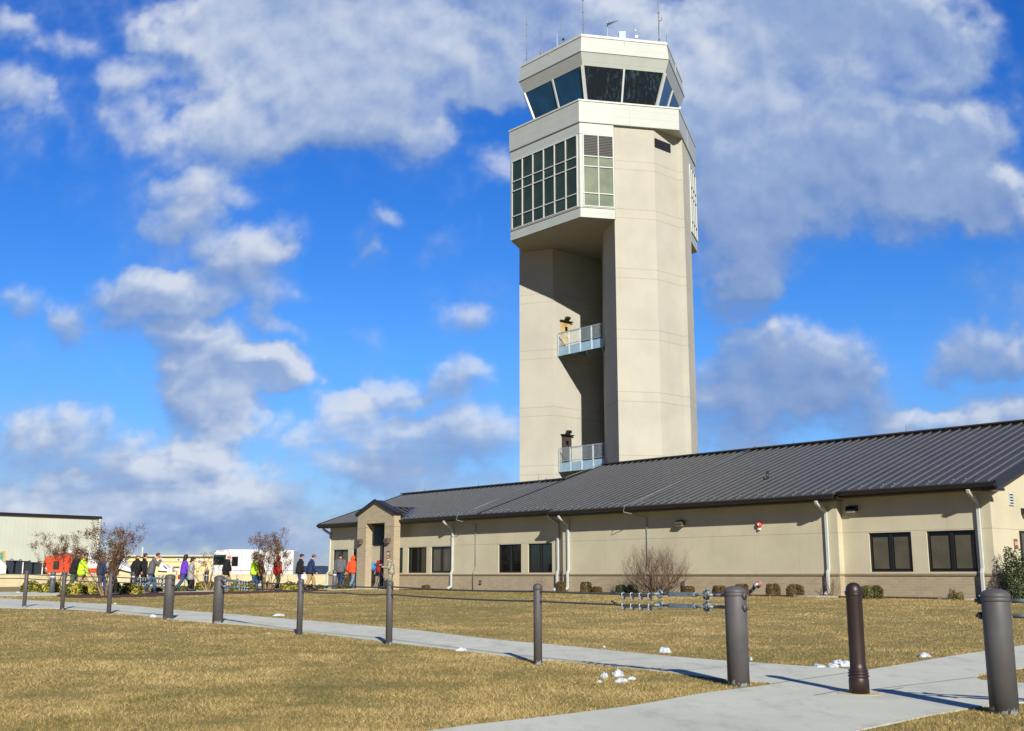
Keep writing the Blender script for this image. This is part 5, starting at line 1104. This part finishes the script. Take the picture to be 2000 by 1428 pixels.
# far wooded hills; distant haze is put into their colour as blue
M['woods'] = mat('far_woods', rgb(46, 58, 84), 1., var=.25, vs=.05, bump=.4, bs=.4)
mb = MB(); n_ = 160; rr = np.random.default_rng(4); Yh = 900; vs = []
for i in range(n_+1):
    x = -520+i*(900/n_)
    h_ = 7.6+1.0*math.sin(i*.11)+.5*math.sin(i*.31+1)+.35*rr.normal()
    for dy, k in ((0, 0), (2, .62), (12, .9), (30, 1.), (60, .9), (110, 0)): vs.append((x, Yh+dy+3*math.sin(i*.7), (h_+.3*rr.normal())*k))
mb.add(vs, [(i*6+j, (i+1)*6+j, (i+1)*6+j+1, i*6+j+1) for i in range(n_) for j in range(5)]); o = mb.build('wooded_hills', M['woods'], kind='structure')

# ================================================================ people
M['skin'] = mat('skin', rgb(206, 150, 124), .6, var=.04); M['skin_dark'] = mat('skin_dark', rgb(96, 62, 46), .6, var=.04)
def cloth(n_, c, **k): M[n_] = mat(n_, c, .9, var=.16, vs=7, bump=.5, bs=22, **k); return M[n_]
cloth('c_black', rgb(26, 26, 28)); cloth('c_navy', rgb(28, 50, 92)); cloth('c_grey', rgb(96, 98, 102)); cloth('c_lgrey', rgb(158, 158, 156)); cloth('c_jean', rgb(48, 78, 122)); cloth('c_jeanlight', rgb(112, 132, 150))
cloth('c_khaki', rgb(176, 148, 104)); cloth('c_olive', rgb(74, 86, 66)); cloth('c_hivis', rgb(206, 248, 40)); cloth('c_purple', rgb(104, 58, 196)); cloth('c_brown', rgb(88, 62, 40)); cloth('c_red', rgb(208, 30, 34)); cloth('c_orange', rgb(250, 84, 38)); cloth('c_maroon', rgb(176, 36, 42)); cloth('c_beige', rgb(186, 170, 142))
M['hair_dark'] = mat('hair_dark', rgb(34, 26, 24), .6, var=.2, vs=30); M['hair_brown'] = mat('hair_brown', rgb(74, 52, 38), .6, var=.2, vs=30); M['hair_grey'] = mat('hair_grey', rgb(128, 120, 112), .6, var=.2, vs=30); M['shoe'] = mat('shoe', rgb(34, 30, 30), .5); M['eye'] = mat('eye', rgb(20, 18, 18), .2)
M['reflect'] = mat('reflective_band', rgb(170, 180, 150), .4)
m_ = bpy.data.materials.new('camouflage'); m_.use_nodes = True; t = NT(m_.node_tree); P = m_.node_tree.nodes['Principled BSDF']; P.inputs['Roughness'].default_value = .9
v1 = t.n('ShaderNodeTexVoronoi'); v1.inputs['Scale'].default_value = 22; t.val(v1.inputs['Vector'], t.n('ShaderNodeTexCoord').outputs['Object'])
sp = t.n('ShaderNodeSeparateColor'); t.val(sp.inputs[0], v1.outputs['Color']); rp = t.n('ShaderNodeValToRGB'); rp.color_ramp.interpolation = 'CONSTANT'; cr = rp.color_ramp
cr.elements[0].color = rgb(150, 150, 128); cr.elements[1].position = .35; cr.elements[1].color = rgb(118, 124, 108); e = cr.elements.new(.65); e.color = rgb(176, 172, 150); e = cr.elements.new(.85); e.color = rgb(92, 98, 92)
t.val(rp.inputs[0], sp.outputs[0]); t.val(P.inputs['Base Color'], rp.outputs[0]); M['c_camo'] = m_
def person(label, x, yf, ytop, face, top, legs, hair='hair_dark', cut='short', stride=.28, arms=('down', 'down'), lean=.04, nod=.0, wide=1., hem=.80, skin='skin', cap=None, hood=False, band=False, shoes='shoe', belly=0., loc=None, collar=True):
    p = loc if loc is not None else gp(x, yf, .02); hpx = yf-ytop; H = hpx*p.y/2156.; s = H/1.76
    wide *= 1.2; b_ = bpy.data.meshes.new('person'); vs, ed, rd = [], [], []
    def v(pt, r, par=None):
        vs.append(tuple(c*s for c in pt)); rd.append(r*s)
        if par is not None: ed.append((par, len(vs)-1))
        return len(vs)-1
    lx = lambda z: max(0., z-.93)*lean*1.6
    root = v((0, 0, .93), .12); w_ = v((lx(1.1)+belly*.3, 0, 1.10), .115, root); ch = v((lx(1.3), 0, 1.30), .125, w_); up = v((lx(1.42), 0, 1.43), .085, ch)
    nk = v((lx(1.5)+.01, 0, 1.50), .05, up); hx = lx(1.6)+.02+nod*.05
    hb = v((hx, 0, 1.575), .058, nk); hm = v((hx+.01+nod*.03, 0, 1.645), .086, hb); ht = v((hx+.005+nod*.06, 0, 1.70-nod*.01), .07, hm)
    v((hx+.085+nod*.05, 0, 1.635-nod*.03), .018, hm); v((hx+.055+nod*.05, 0, 1.57-nod*.03), .03, hb)
    for sg in (1, -1): v((hx, sg*.088, 1.635), .012, hm)
    J = {}
    for sg, st in ((1, stride), (-1, -stride)):
        kx, ax_ = st*.55+.05, st; az = .07 if st >= 0 else .16
        hp = v((0, sg*.09, .88), .085, root); kn = v((kx+(.06 if st < 0 else .03), sg*.095, .50), .055, hp); an = v((ax_, sg*.095, az+.02), .038, kn); hl = v((ax_+.05, sg*.10, az-.02), .034, an); v((ax_+.17, sg*.115, max(.03, az-.09 if st < 0 else .03)), .025, hl)
        J['leg', sg] = [(0, sg*.085, .90), (kx*.5+.02, sg*.095, .70), (kx+(.06 if st < 0 else .03), sg*.095, .50), ((kx+ax_)/2+.02, sg*.095, .30), (ax_, sg*.095, az+.04)]
    for sg, am in ((1, arms[0]), (-1, arms[1])):
        sh_ = Vector((lx(1.4), sg*.17*wide, 1.40)); sw = -sg*stride*.45
        if am == 'down': el = sh_+Vector((sw*.5-.02, sg*.05, -.28)); wr = el+Vector((sw*.5+.06, 0, -.24))
        elif am == 'pocket': el = sh_+Vector((-.08, sg*.07, -.27)); wr = el+Vector((.14, -sg*.03, -.18))
        elif am == 'face': el = sh_+Vector((.16, sg*.02, -.20)); wr = el+Vector((.07, -sg*.06, .24))
        elif am == 'hold': el = sh_+Vector((.06, sg*.04, -.26)); wr = el+Vector((.24, -sg*.04, .03))
        elif am == 'behind': el = sh_+Vector((-.12, sg*.06, -.26)); wr = el+Vector((-.02, -sg*.12, -.16))
        a = v(sh_, .058, ch); b = v(el, .042, a); c = v(wr, .03, b); dr = (wr-el).normalized(); pm = wr+dr*.055; d = v(pm, .034, c)
        side = dr.cross(Vector((0, 1, 0)) if abs(dr.y) < .8 else Vector((0, 0, 1))).normalized(); inn = side.cross(dr).normalized()
        for k, (o_, ln_) in enumerate(((-.024, .055), (-.008, .065), (.009, .06), (.025, .045))):
            f1 = v(pm+side*o_+dr*.04, .0095, d); f2 = v(pm+side*o_*1.1+dr*(.04+ln_*.5)+inn*.01*sg, .009, f1); v(pm+side*o_*1.1+dr*(.04+ln_*.85)+inn*.03*sg, .008, f2)
        th_ = v(pm+side*.035-dr*.01, .011, d); v(pm+side*.055+dr*.03+inn*.012*sg, .009, th_)
        J['arm', sg] = [sh_+Vector((0, -sg*.05, .0)), sh_+Vector((0, 0, -.02)), sh_.lerp(el, .5), el, el.lerp(wr, .5), wr]
    b_.from_pydata(vs, ed, []); o = bpy.data.objects.new('person', b_); COL.objects.link(o); b_.materials.append(M[skin])
    md = o.modifiers.new('skin', 'SKIN'); md.use_smooth_shade = True
    for i, r_ in enumerate(rd): q = b_.skin_vertices[0].data[i]; q.radius = (r_, r_); q.use_root = (i == 0)
    o.modifiers.new('sub', 'SUBSURF').levels = 1; o.modifiers['sub'].render_levels = 1
    o.location = (p.x, p.y, p.z); o.rotation_euler = (0, 0, R(face)); tag(o, label, 'person')
    S = lambda q: Vector(q)*s
    def part(mb, nm, mt): return mb.build(nm, M[mt] if isinstance(mt, str) else mt, o)
    # clothes
    ja = MB(); X_, Y_ = (1, 0, 0), (0, 1, 0); W_ = wide
    prof = [(hem-.0, .188, .172), (hem+.1, .192, .180), (1.0, .187, .176+belly), (1.12, .185, .17+belly*.8), (1.28, .2, .172), (1.38, .195, .146), (1.44, .135, .095), (1.49, .075, .07), (1.515, .07, .07)]
    ja.loft([(S((lx(z)+belly*.3*(1 if 1.0 <= z < 1.2 else 0)-.005, 0, z)), a*W_*s, b*s, Y_, X_) for z, a, b in prof], 18)
    for sg in (1, -1): ja.tube([S(q) for q in J['arm', sg]], [c*s for c in (.06, .094, .084, .078, .068, .058)], 10)
    jk = part(ja, 'jacket' if hem < .95 else 'sweater', top)
    if band:
        bd = MB()
        for z in (1.02, 1.22): bd.loft([(S((lx(z)-.003, 0, z-.025)), .198*W_*s, .148*s, Y_, X_), (S((lx(z)-.003, 0, z+.025)), .203*W_*s, .148*s, Y_, X_)], 18)
        bd.build('reflective_band', M['reflect'], jk)
    tr = MB(); tr.loft([(S((0, 0, z)), a*W_*s, b*s, Y_, X_) for z, a, b in ((.80, .15, .105), (.88, .172, .12), (.96, .168, .12), (1.0, .15, .11))], 16)
    for sg in (1, -1): tr.tube([S(q) for q in J['leg', sg]], [c*s for c in (.112, .108, .09, .084, .078)], 10)
    part(tr, 'trousers', legs)
    for sg in (1, -1):
        q = Vector(J['leg', sg][-1]); z0 = q.z-.06
        part(MB().loft([(S((q.x-.05, q.y, z0)), .042*s, .03*s, Y_, (0,0,1)), (S((q.x+.02, q.y, z0+.01)), .05*s, .05*s, Y_, (0,0,1)), (S((q.x+.12, q.y+sg*.01, max(.035, z0-.02))), .048*s, .034*s, Y_, (0,0,1)), (S((q.x+.20, q.y+sg*.015, max(.03, z0-.03))), .03*s, .022*s, Y_, (0,0,1))], 10), 'shoe', shoes)
    hc_ = Vector((hx+.005+nod*.04, 0, 1.665))
    for sg in (1, -1): part(MB().ball(S((hx+.088+nod*.03, sg*.03, 1.655-nod*.01)), .011*s, 6), 'eye', 'eye')
    part(MB().ball(S((hx+.085+nod*.05, 0, 1.588-nod*.03)), (.008*s, .022*s, .006*s), 6), 'mouth', 'c_maroon')
    if hood: hd = MB(); hd.loft([(S((hx-.03, 0, 1.50)), .10*s, .10*s, Y_, X_), (S((hx-.03, 0, 1.57)), .115*s, .115*s, Y_, X_), (S((hx-.02, 0, 1.66)), .118*s, .118*s, Y_, X_), (S((hx-.02, 0, 1.73)), .09*s, .095*s, Y_, X_), (S((hx-.02, 0, 1.765)), .03*s, .03*s, Y_, X_)], 14); part(hd, 'hood', top)
    elif cap:
        cm_ = MB(); cm_.loft([(S(hc_+Vector((-.01, 0, .01))), .098*s, .108*s, Y_, X_), (S(hc_+Vector((-.01, 0, .05))), .096*s, .105*s, Y_, X_), (S(hc_+Vector((-.012, 0, .085))), .072*s, .078*s, Y_, X_), (S(hc_+Vector((-.012, 0, .102))), .02*s, .02*s, Y_, X_)], 14)
        cm_.loft([(S(hc_+Vector((.07, 0, .018))), .075*s, .012*s, Y_, (0,0,1)), (S(hc_+Vector((.15, 0, .004))), .062*s, .006*s, Y_, (0,0,1)), (S(hc_+Vector((.175, 0, -.002))), .03*s, .004*s, Y_, (0,0,1))], 10); part(cm_, 'cap', cap)
        part(MB().loft([(S(hc_+Vector((-.03, 0, -.05))), .086*s, .074*s, Y_, X_), (S(hc_+Vector((-.02, 0, .02))), .094*s, .09*s, Y_, X_)], 12), 'hair', hair)
    elif cut == 'short': part(MB().loft([(S(hc_+Vector((-.045, 0, -.06))), .078*s, .05*s, Y_, X_), (S(hc_+Vector((-.035, 0, -.01))), .094*s, .075*s, Y_, X_), (S(hc_+Vector((-.015, 0, .045))), .092*s, .098*s, Y_, X_), (S(hc_+Vector((-.01, 0, .085))), .06*s, .07*s, Y_, X_), (S(hc_+Vector((-.01, 0, .098))), .02*s, .02*s, Y_, X_)], 14), 'hair', hair)
    elif cut == 'bald': part(MB().loft([(S(hc_+Vector((-.05, 0, -.06))), .07*s, .04*s, Y_, X_), (S(hc_+Vector((-.04, 0, -.02))), .091*s, .062*s, Y_, X_), (S(hc_+Vector((-.035, 0, .0))), .088*s, .06*s, Y_, X_)], 12), 'hair', hair)
    elif cut in ('long', 'bob'):
        dn = -.36 if cut == 'long' else -.17
        part(MB().loft([(S(hc_+Vector((-.11, 0, dn))), .07*s, .035*s, Y_, X_), (S(hc_+Vector((-.10, 0, dn*.55))), .115*s, .07*s, Y_, X_), (S(hc_+Vector((-.05, 0, -.06))), .118*s, .09*s, Y_, X_), (S(hc_+Vector((-.02, 0, .03))), .112*s, .112*s, Y_, X_), (S(hc_+Vector((-.01, 0, .09))), .07*s, .08*s, Y_, X_), (S(hc_+Vector((-.01, 0, .115))), .02*s, .02*s, Y_, X_)], 16), 'hair', hair)
    if collar and not hood and cut != 'long': part(MB().loft([(S((lx(1.48)-.01, 0, 1.455)), .10*s, .085*s, Y_, X_), (S((lx(1.5)-.02, 0, 1.53)), .085*s, .085*s, Y_, X_)], 14), 'collar', top)
    wr = {sg: o.matrix_basis @ S(J['arm', sg][-1]) for sg in (1, -1)}
    return o, s, wr
person('man in dark cap, black jacket and olive trousers left of the man in yellow', 141, 1161, 1077.5, 32, 'c_black', 'c_olive', cap='c_navy', nod=1, lean=.12, arms=('down', 'pocket'), stride=.30)
person('man in bright yellow high-visibility jacket and khaki trousers behind the long yellow shrub', 156, 1161.5, 1082, 30, 'c_hivis', 'c_khaki', band=True, stride=.34, nod=.6, lean=.08)
person('person in dark blue jacket and jeans mostly hidden behind the big crape myrtle', 194, 1160.5, 1082, 35, 'c_navy', 'c_jean', stride=.26)
person('person in brown jacket hidden in the crown of the big crape myrtle', 217, 1160, 1083, 35, 'c_brown', 'c_black', stride=.2)
person('bald man in black jacket, first of the group of three', 263, 1159, 1083, 42, 'c_black', 'c_black', cut='bald', hair='hair_grey', stride=.15, wide=1.12, arms=('behind', 'pocket'))
person('dark-haired man in black jacket between the bald man and the man in grey', 277, 1158.3, 1083, 30, 'c_black', 'c_black', stride=.2, arms=('down', 'down'))
person('man in grey jacket and jeans with a hand raised to his face', 292, 1159, 1082, 28, 'c_grey', 'c_jean', hair='hair_brown', nod=1.2, lean=.14, arms=('down', 'face'), stride=.22, wide=1.06)
o, s, wr = person('woman with long black hair in a purple jacket and jeans, walking', 357, 1155.8, 1085.5, 25, 'c_purple', 'c_jean', cut='long', stride=.36, lean=.05, skin='skin_dark')
def bag(label, loc, sz, m_, name='handbag', cat='bag'):
    r = thing(name, label, cat, loc); MB().loft([((0,0,0), sz*.42, sz*.2, (1,0,0), (0,1,0)), ((0,0,sz*.3), sz*.5, sz*.24, (1,0,0), (0,1,0)), ((0,0,sz*.8), sz*.38, sz*.16, (1,0,0), (0,1,0))], 12).build('body', m_, r, bevel=.01)
    MB().torus((0, 0, sz*.75), sz*.28, .012, (0,1,0), 12, 5, sc=1.2, a0=-math.pi*.5, a1=math.pi*.5).build('handle', m_, r); return r
q = wr[1]; bag('dark red handbag hanging behind the woman in purple', q+Vector((-.03, 0, -.30)), .27, M['c_maroon'])
person('woman with dark bobbed hair in a long light grey coat and black trousers', 371, 1156, 1091, 22, 'c_lgrey', 'c_black', cut='bob', stride=.12, hem=.60, arms=('down', 'pocket'), wide=.98, collar=False)
person('heavy balding man in black sweater and khaki trousers right of the second anchor post', 440, 1155.8, 1085, 20, 'c_black', 'c_khaki', cut='bald', hair='hair_grey', stride=.2, belly=.06, wide=1.18, arms=('behind', 'pocket'), nod=.6)
person('person in yellow high-visibility vest and jeans half hidden by the crape myrtle', 494, 1155, 1088, 30, 'c_hivis', 'c_jean', band=True, stride=.2)
person('person in thick brown coat and jeans just left of the crape myrtle by the van', 505, 1154.6, 1085, 30, 'c_brown', 'c_jean', hair='hair_brown', stride=.25, wide=1.12, hem=.72)
person('person in bright red jacket and dark trousers seen through the crape myrtle', 540, 1154.4, 1086.5, 40, 'c_red', 'c_olive', hood=True, stride=.1)
o, s, wr = person('man in navy cap, black hooded sweater and blue jeans carrying a white bag', 583, 1153.4, 1084, 25, 'c_black', 'c_jean', cap='c_navy', stride=.12, wide=1.12, lean=.08)
q = wr[-1]; bag('white plastic bag carried by the man in the black hooded sweater', q+Vector((.02, -.02, -.36)), .30, M['white'], 'carrier_bag')
person('man in grey cap, navy jacket and khaki trousers walking with legs apart', 604, 1153.2, 1085, 25, 'c_navy', 'c_khaki', cap='c_grey', stride=.27, wide=1.12, nod=.6, lean=.1)
person('dark-haired man in grey jacket and navy trousers, seen from behind by the left window', 662.5, 1151, 1082.5, 70, 'c_grey', 'c_navy', stride=.14, wide=1.05)
person('person in bright orange hooded jacket and grey jeans walking to the entrance', 687, 1150.3, 1086.5, 58, 'c_orange', 'c_jeanlight', hood=True, stride=.26, wide=1.15, shoes='c_jeanlight')
o, s, wr = person('person in red hooded jacket and blue jeans bending in the entrance opening', 741.5, 1150.6, 1083.5, 50, 'c_maroon', 'c_jean', hood=True, lean=.12, stride=.14, wide=1.1)
q = wr[1]; r = thing('camera_bag', 'large black equipment bag beside the person in the red hooded jacket', 'bag', q+Vector((-.28, -.1, -.62)))
MB().loft([((0,0,0), .17, .1, (1,0,0), (0,1,0)), ((0,0,.06), .2, .13, (1,0,0), (0,1,0)), ((0,0,.42), .2, .13, (1,0,0), (0,1,0)), ((0,0,.5), .12, .08, (1,0,0), (0,1,0))], 12).build('body', M['c_black'], r); MB().tube([(0,0,.48), (.12,0,.75), (.2,.0,1.0)], .015, 5).build('strap', M['c_black'], r)
r = thing('backpack', 'light blue backpack at the left of the person in the red jacket', 'backpack', q+Vector((-.2, -.05, .12))); M['c_sky'] = cloth('c_sky', rgb(70, 140, 215)); MB().ball((0, 0, .12), (.14, .13, .24), 12).build('body', M['c_sky'], r); MB().torus((.02, 0, .2), .12, .015, (0,1,0), 10, 5).build('strap', M['c_jean'], r)
sl_ = gp(764, 1152.6, .0)
o, s, wr = person('soldier in grey-green camouflage uniform and cap operating a video camera', 764, 1152.6, 1088, 184, 'c_camo', 'c_camo', cap='c_camo', hair='hair_brown', stride=.06, arms=('hold', 'hold'), nod=1.3, lean=.1, shoes='c_khaki')
# video camera on its tripod
tz = 1.17; tp_ = Vector((sl_.x-.55, sl_.y-.02, sl_.z)); r = thing('video_camera', 'black video camera held level in front of the soldier', 'camera', tp_+Vector((0, 0, tz)))
MB().box((-.2, -.05, 0), (.14, .05, .11)).tube([(-.2, 0, .06), (-.34, 0, .06)], [.045, .05], 12).build('body', M['black'], r, bevel=.01); MB().bar((-.14, 0, .16), (.1, 0, .16), .02, .02).bar((-.14, 0, .1), (-.14, 0, .16), .02, .02).bar((.1, 0, .1), (.1, 0, .16), .02, .02).build('handle', M['black'], r); MB().box((-.05, -.14, .02), (.07, -.055, .1)).build('screen', M['dish'], r)
r = thing('tripod', 'thin black tripod under the video camera', 'tripod', tp_); 
for a in (.4, 2.5, 4.6): MB().tube([(0, 0, tz-.12), (math.cos(a)*.36, math.sin(a)*.36, .01)], [.018, .012], 6).build('leg', M['black'], r)
MB().tube([(0, 0, tz-.35), (0, 0, tz-.04)], .016, 6).box((-.05, -.04, tz-.045), (.05, .04, tz-.002)).build('head', M['black'], r); MB().tube([(.03, 0, tz-.03), (.3, .05, tz-.12)], .01, 5).build('pan_handle', M['black'], r)
# ================================================================ grass
def blades(name, N, dmin, dmax, seed, hmul=1., wide=.62):
    rg = np.random.default_rng(seed); th_ = rg.uniform(-wide, wide, N); d = dmin*(dmax/dmin)**rg.random(N); x = d*np.sin(th_); y = d*np.cos(th_)
    ok = ~inside(x, y, PATH) & ~inside(x, y, PATH2) & ~inside(x, y, BED) & ~inside(x, y, BED2)
    ss = (x-WALL_P[0])*WN[0]+(y-WALL_P[1])*WN[1]; tt = (x-WALL_P[0])*WD[0]+(y-WALL_P[1])*WD[1]
    ok &= ~((ss < .4) & (tt > -.8) & (tt < 38.2))
    pn = vnoise(x*.13, y*.13, 1., 71, 5, .6); pf_ = vnoise(x, y, 1.3, 72, 4, .6)
    gt_ = np.clip((vnoise(x, y, .9, 73, 5, .65)-.13)*6, 0, 1); gt_ = gt_[ok]
    x, y, d, pn, pf_ = x[ok], y[ok], d[ok], pn[ok], pf_[ok]; N = len(x); z = hz(x, y)
    hgt_ = rg.uniform(.010, .030, N)*(1+pf_*1.6)*hmul*(1+.004*d); wd_ = .0015*(1+d*.08)*rg.uniform(.7, 1.4, N); a = rg.uniform(0, 6.28, N); ln_ = rg.uniform(.3, 2.3, N)*hgt_; la = rg.uniform(0, 6.28, N)
    dx, dy = np.cos(a)*wd_, np.sin(a)*wd_; tx, ty = x+np.cos(la)*ln_, y+np.sin(la)*ln_
    co = np.stack([np.stack([x-dx, y-dy, z-.004], -1), np.stack([x+dx, y+dy, z-.004], -1), np.stack([tx, ty, z+hgt_], -1)], 1).reshape(-1, 3)
    me = bpy.data.meshes.new(name); me.vertices.add(3*N); me.vertices.foreach_set('co', co.astype(np.float32).ravel()); me.loops.add(3*N); me.loops.foreach_set('vertex_index', np.arange(3*N, dtype=np.int32)); me.polygons.add(N)
    me.polygons.foreach_set('loop_start', np.arange(0, 3*N, 3, dtype=np.int32)); me.polygons.foreach_set('loop_total', np.full(N, 3, np.int32)); me.update()
    tone = np.clip(rg.normal(.55, .24, N)+pn*.75+pf_*.8-.02-.50*gt_*rg.random(N)-.10*np.clip((16-d)/8, 0, 1), 0, 1); at_ = me.attributes.new('tone', 'FLOAT', 'FACE'); at_.data.foreach_set('value', tone.astype(np.float32)); me.materials.append(M['grass'])
    o = bpy.data.objects.new(name, me); COL.objects.link(o); o['kind'] = 'stuff'; return o
M['grass'] = leafmat('dry_grass', [rgb(70, 84, 34), rgb(116, 110, 56), rgb(172, 148, 90), rgb(206, 186, 134)], .8)
o = blades('grass', 1350000, 5.0, 60, 5); tag(o, 'short dry tan winter grass covering the lawns', 'grass')
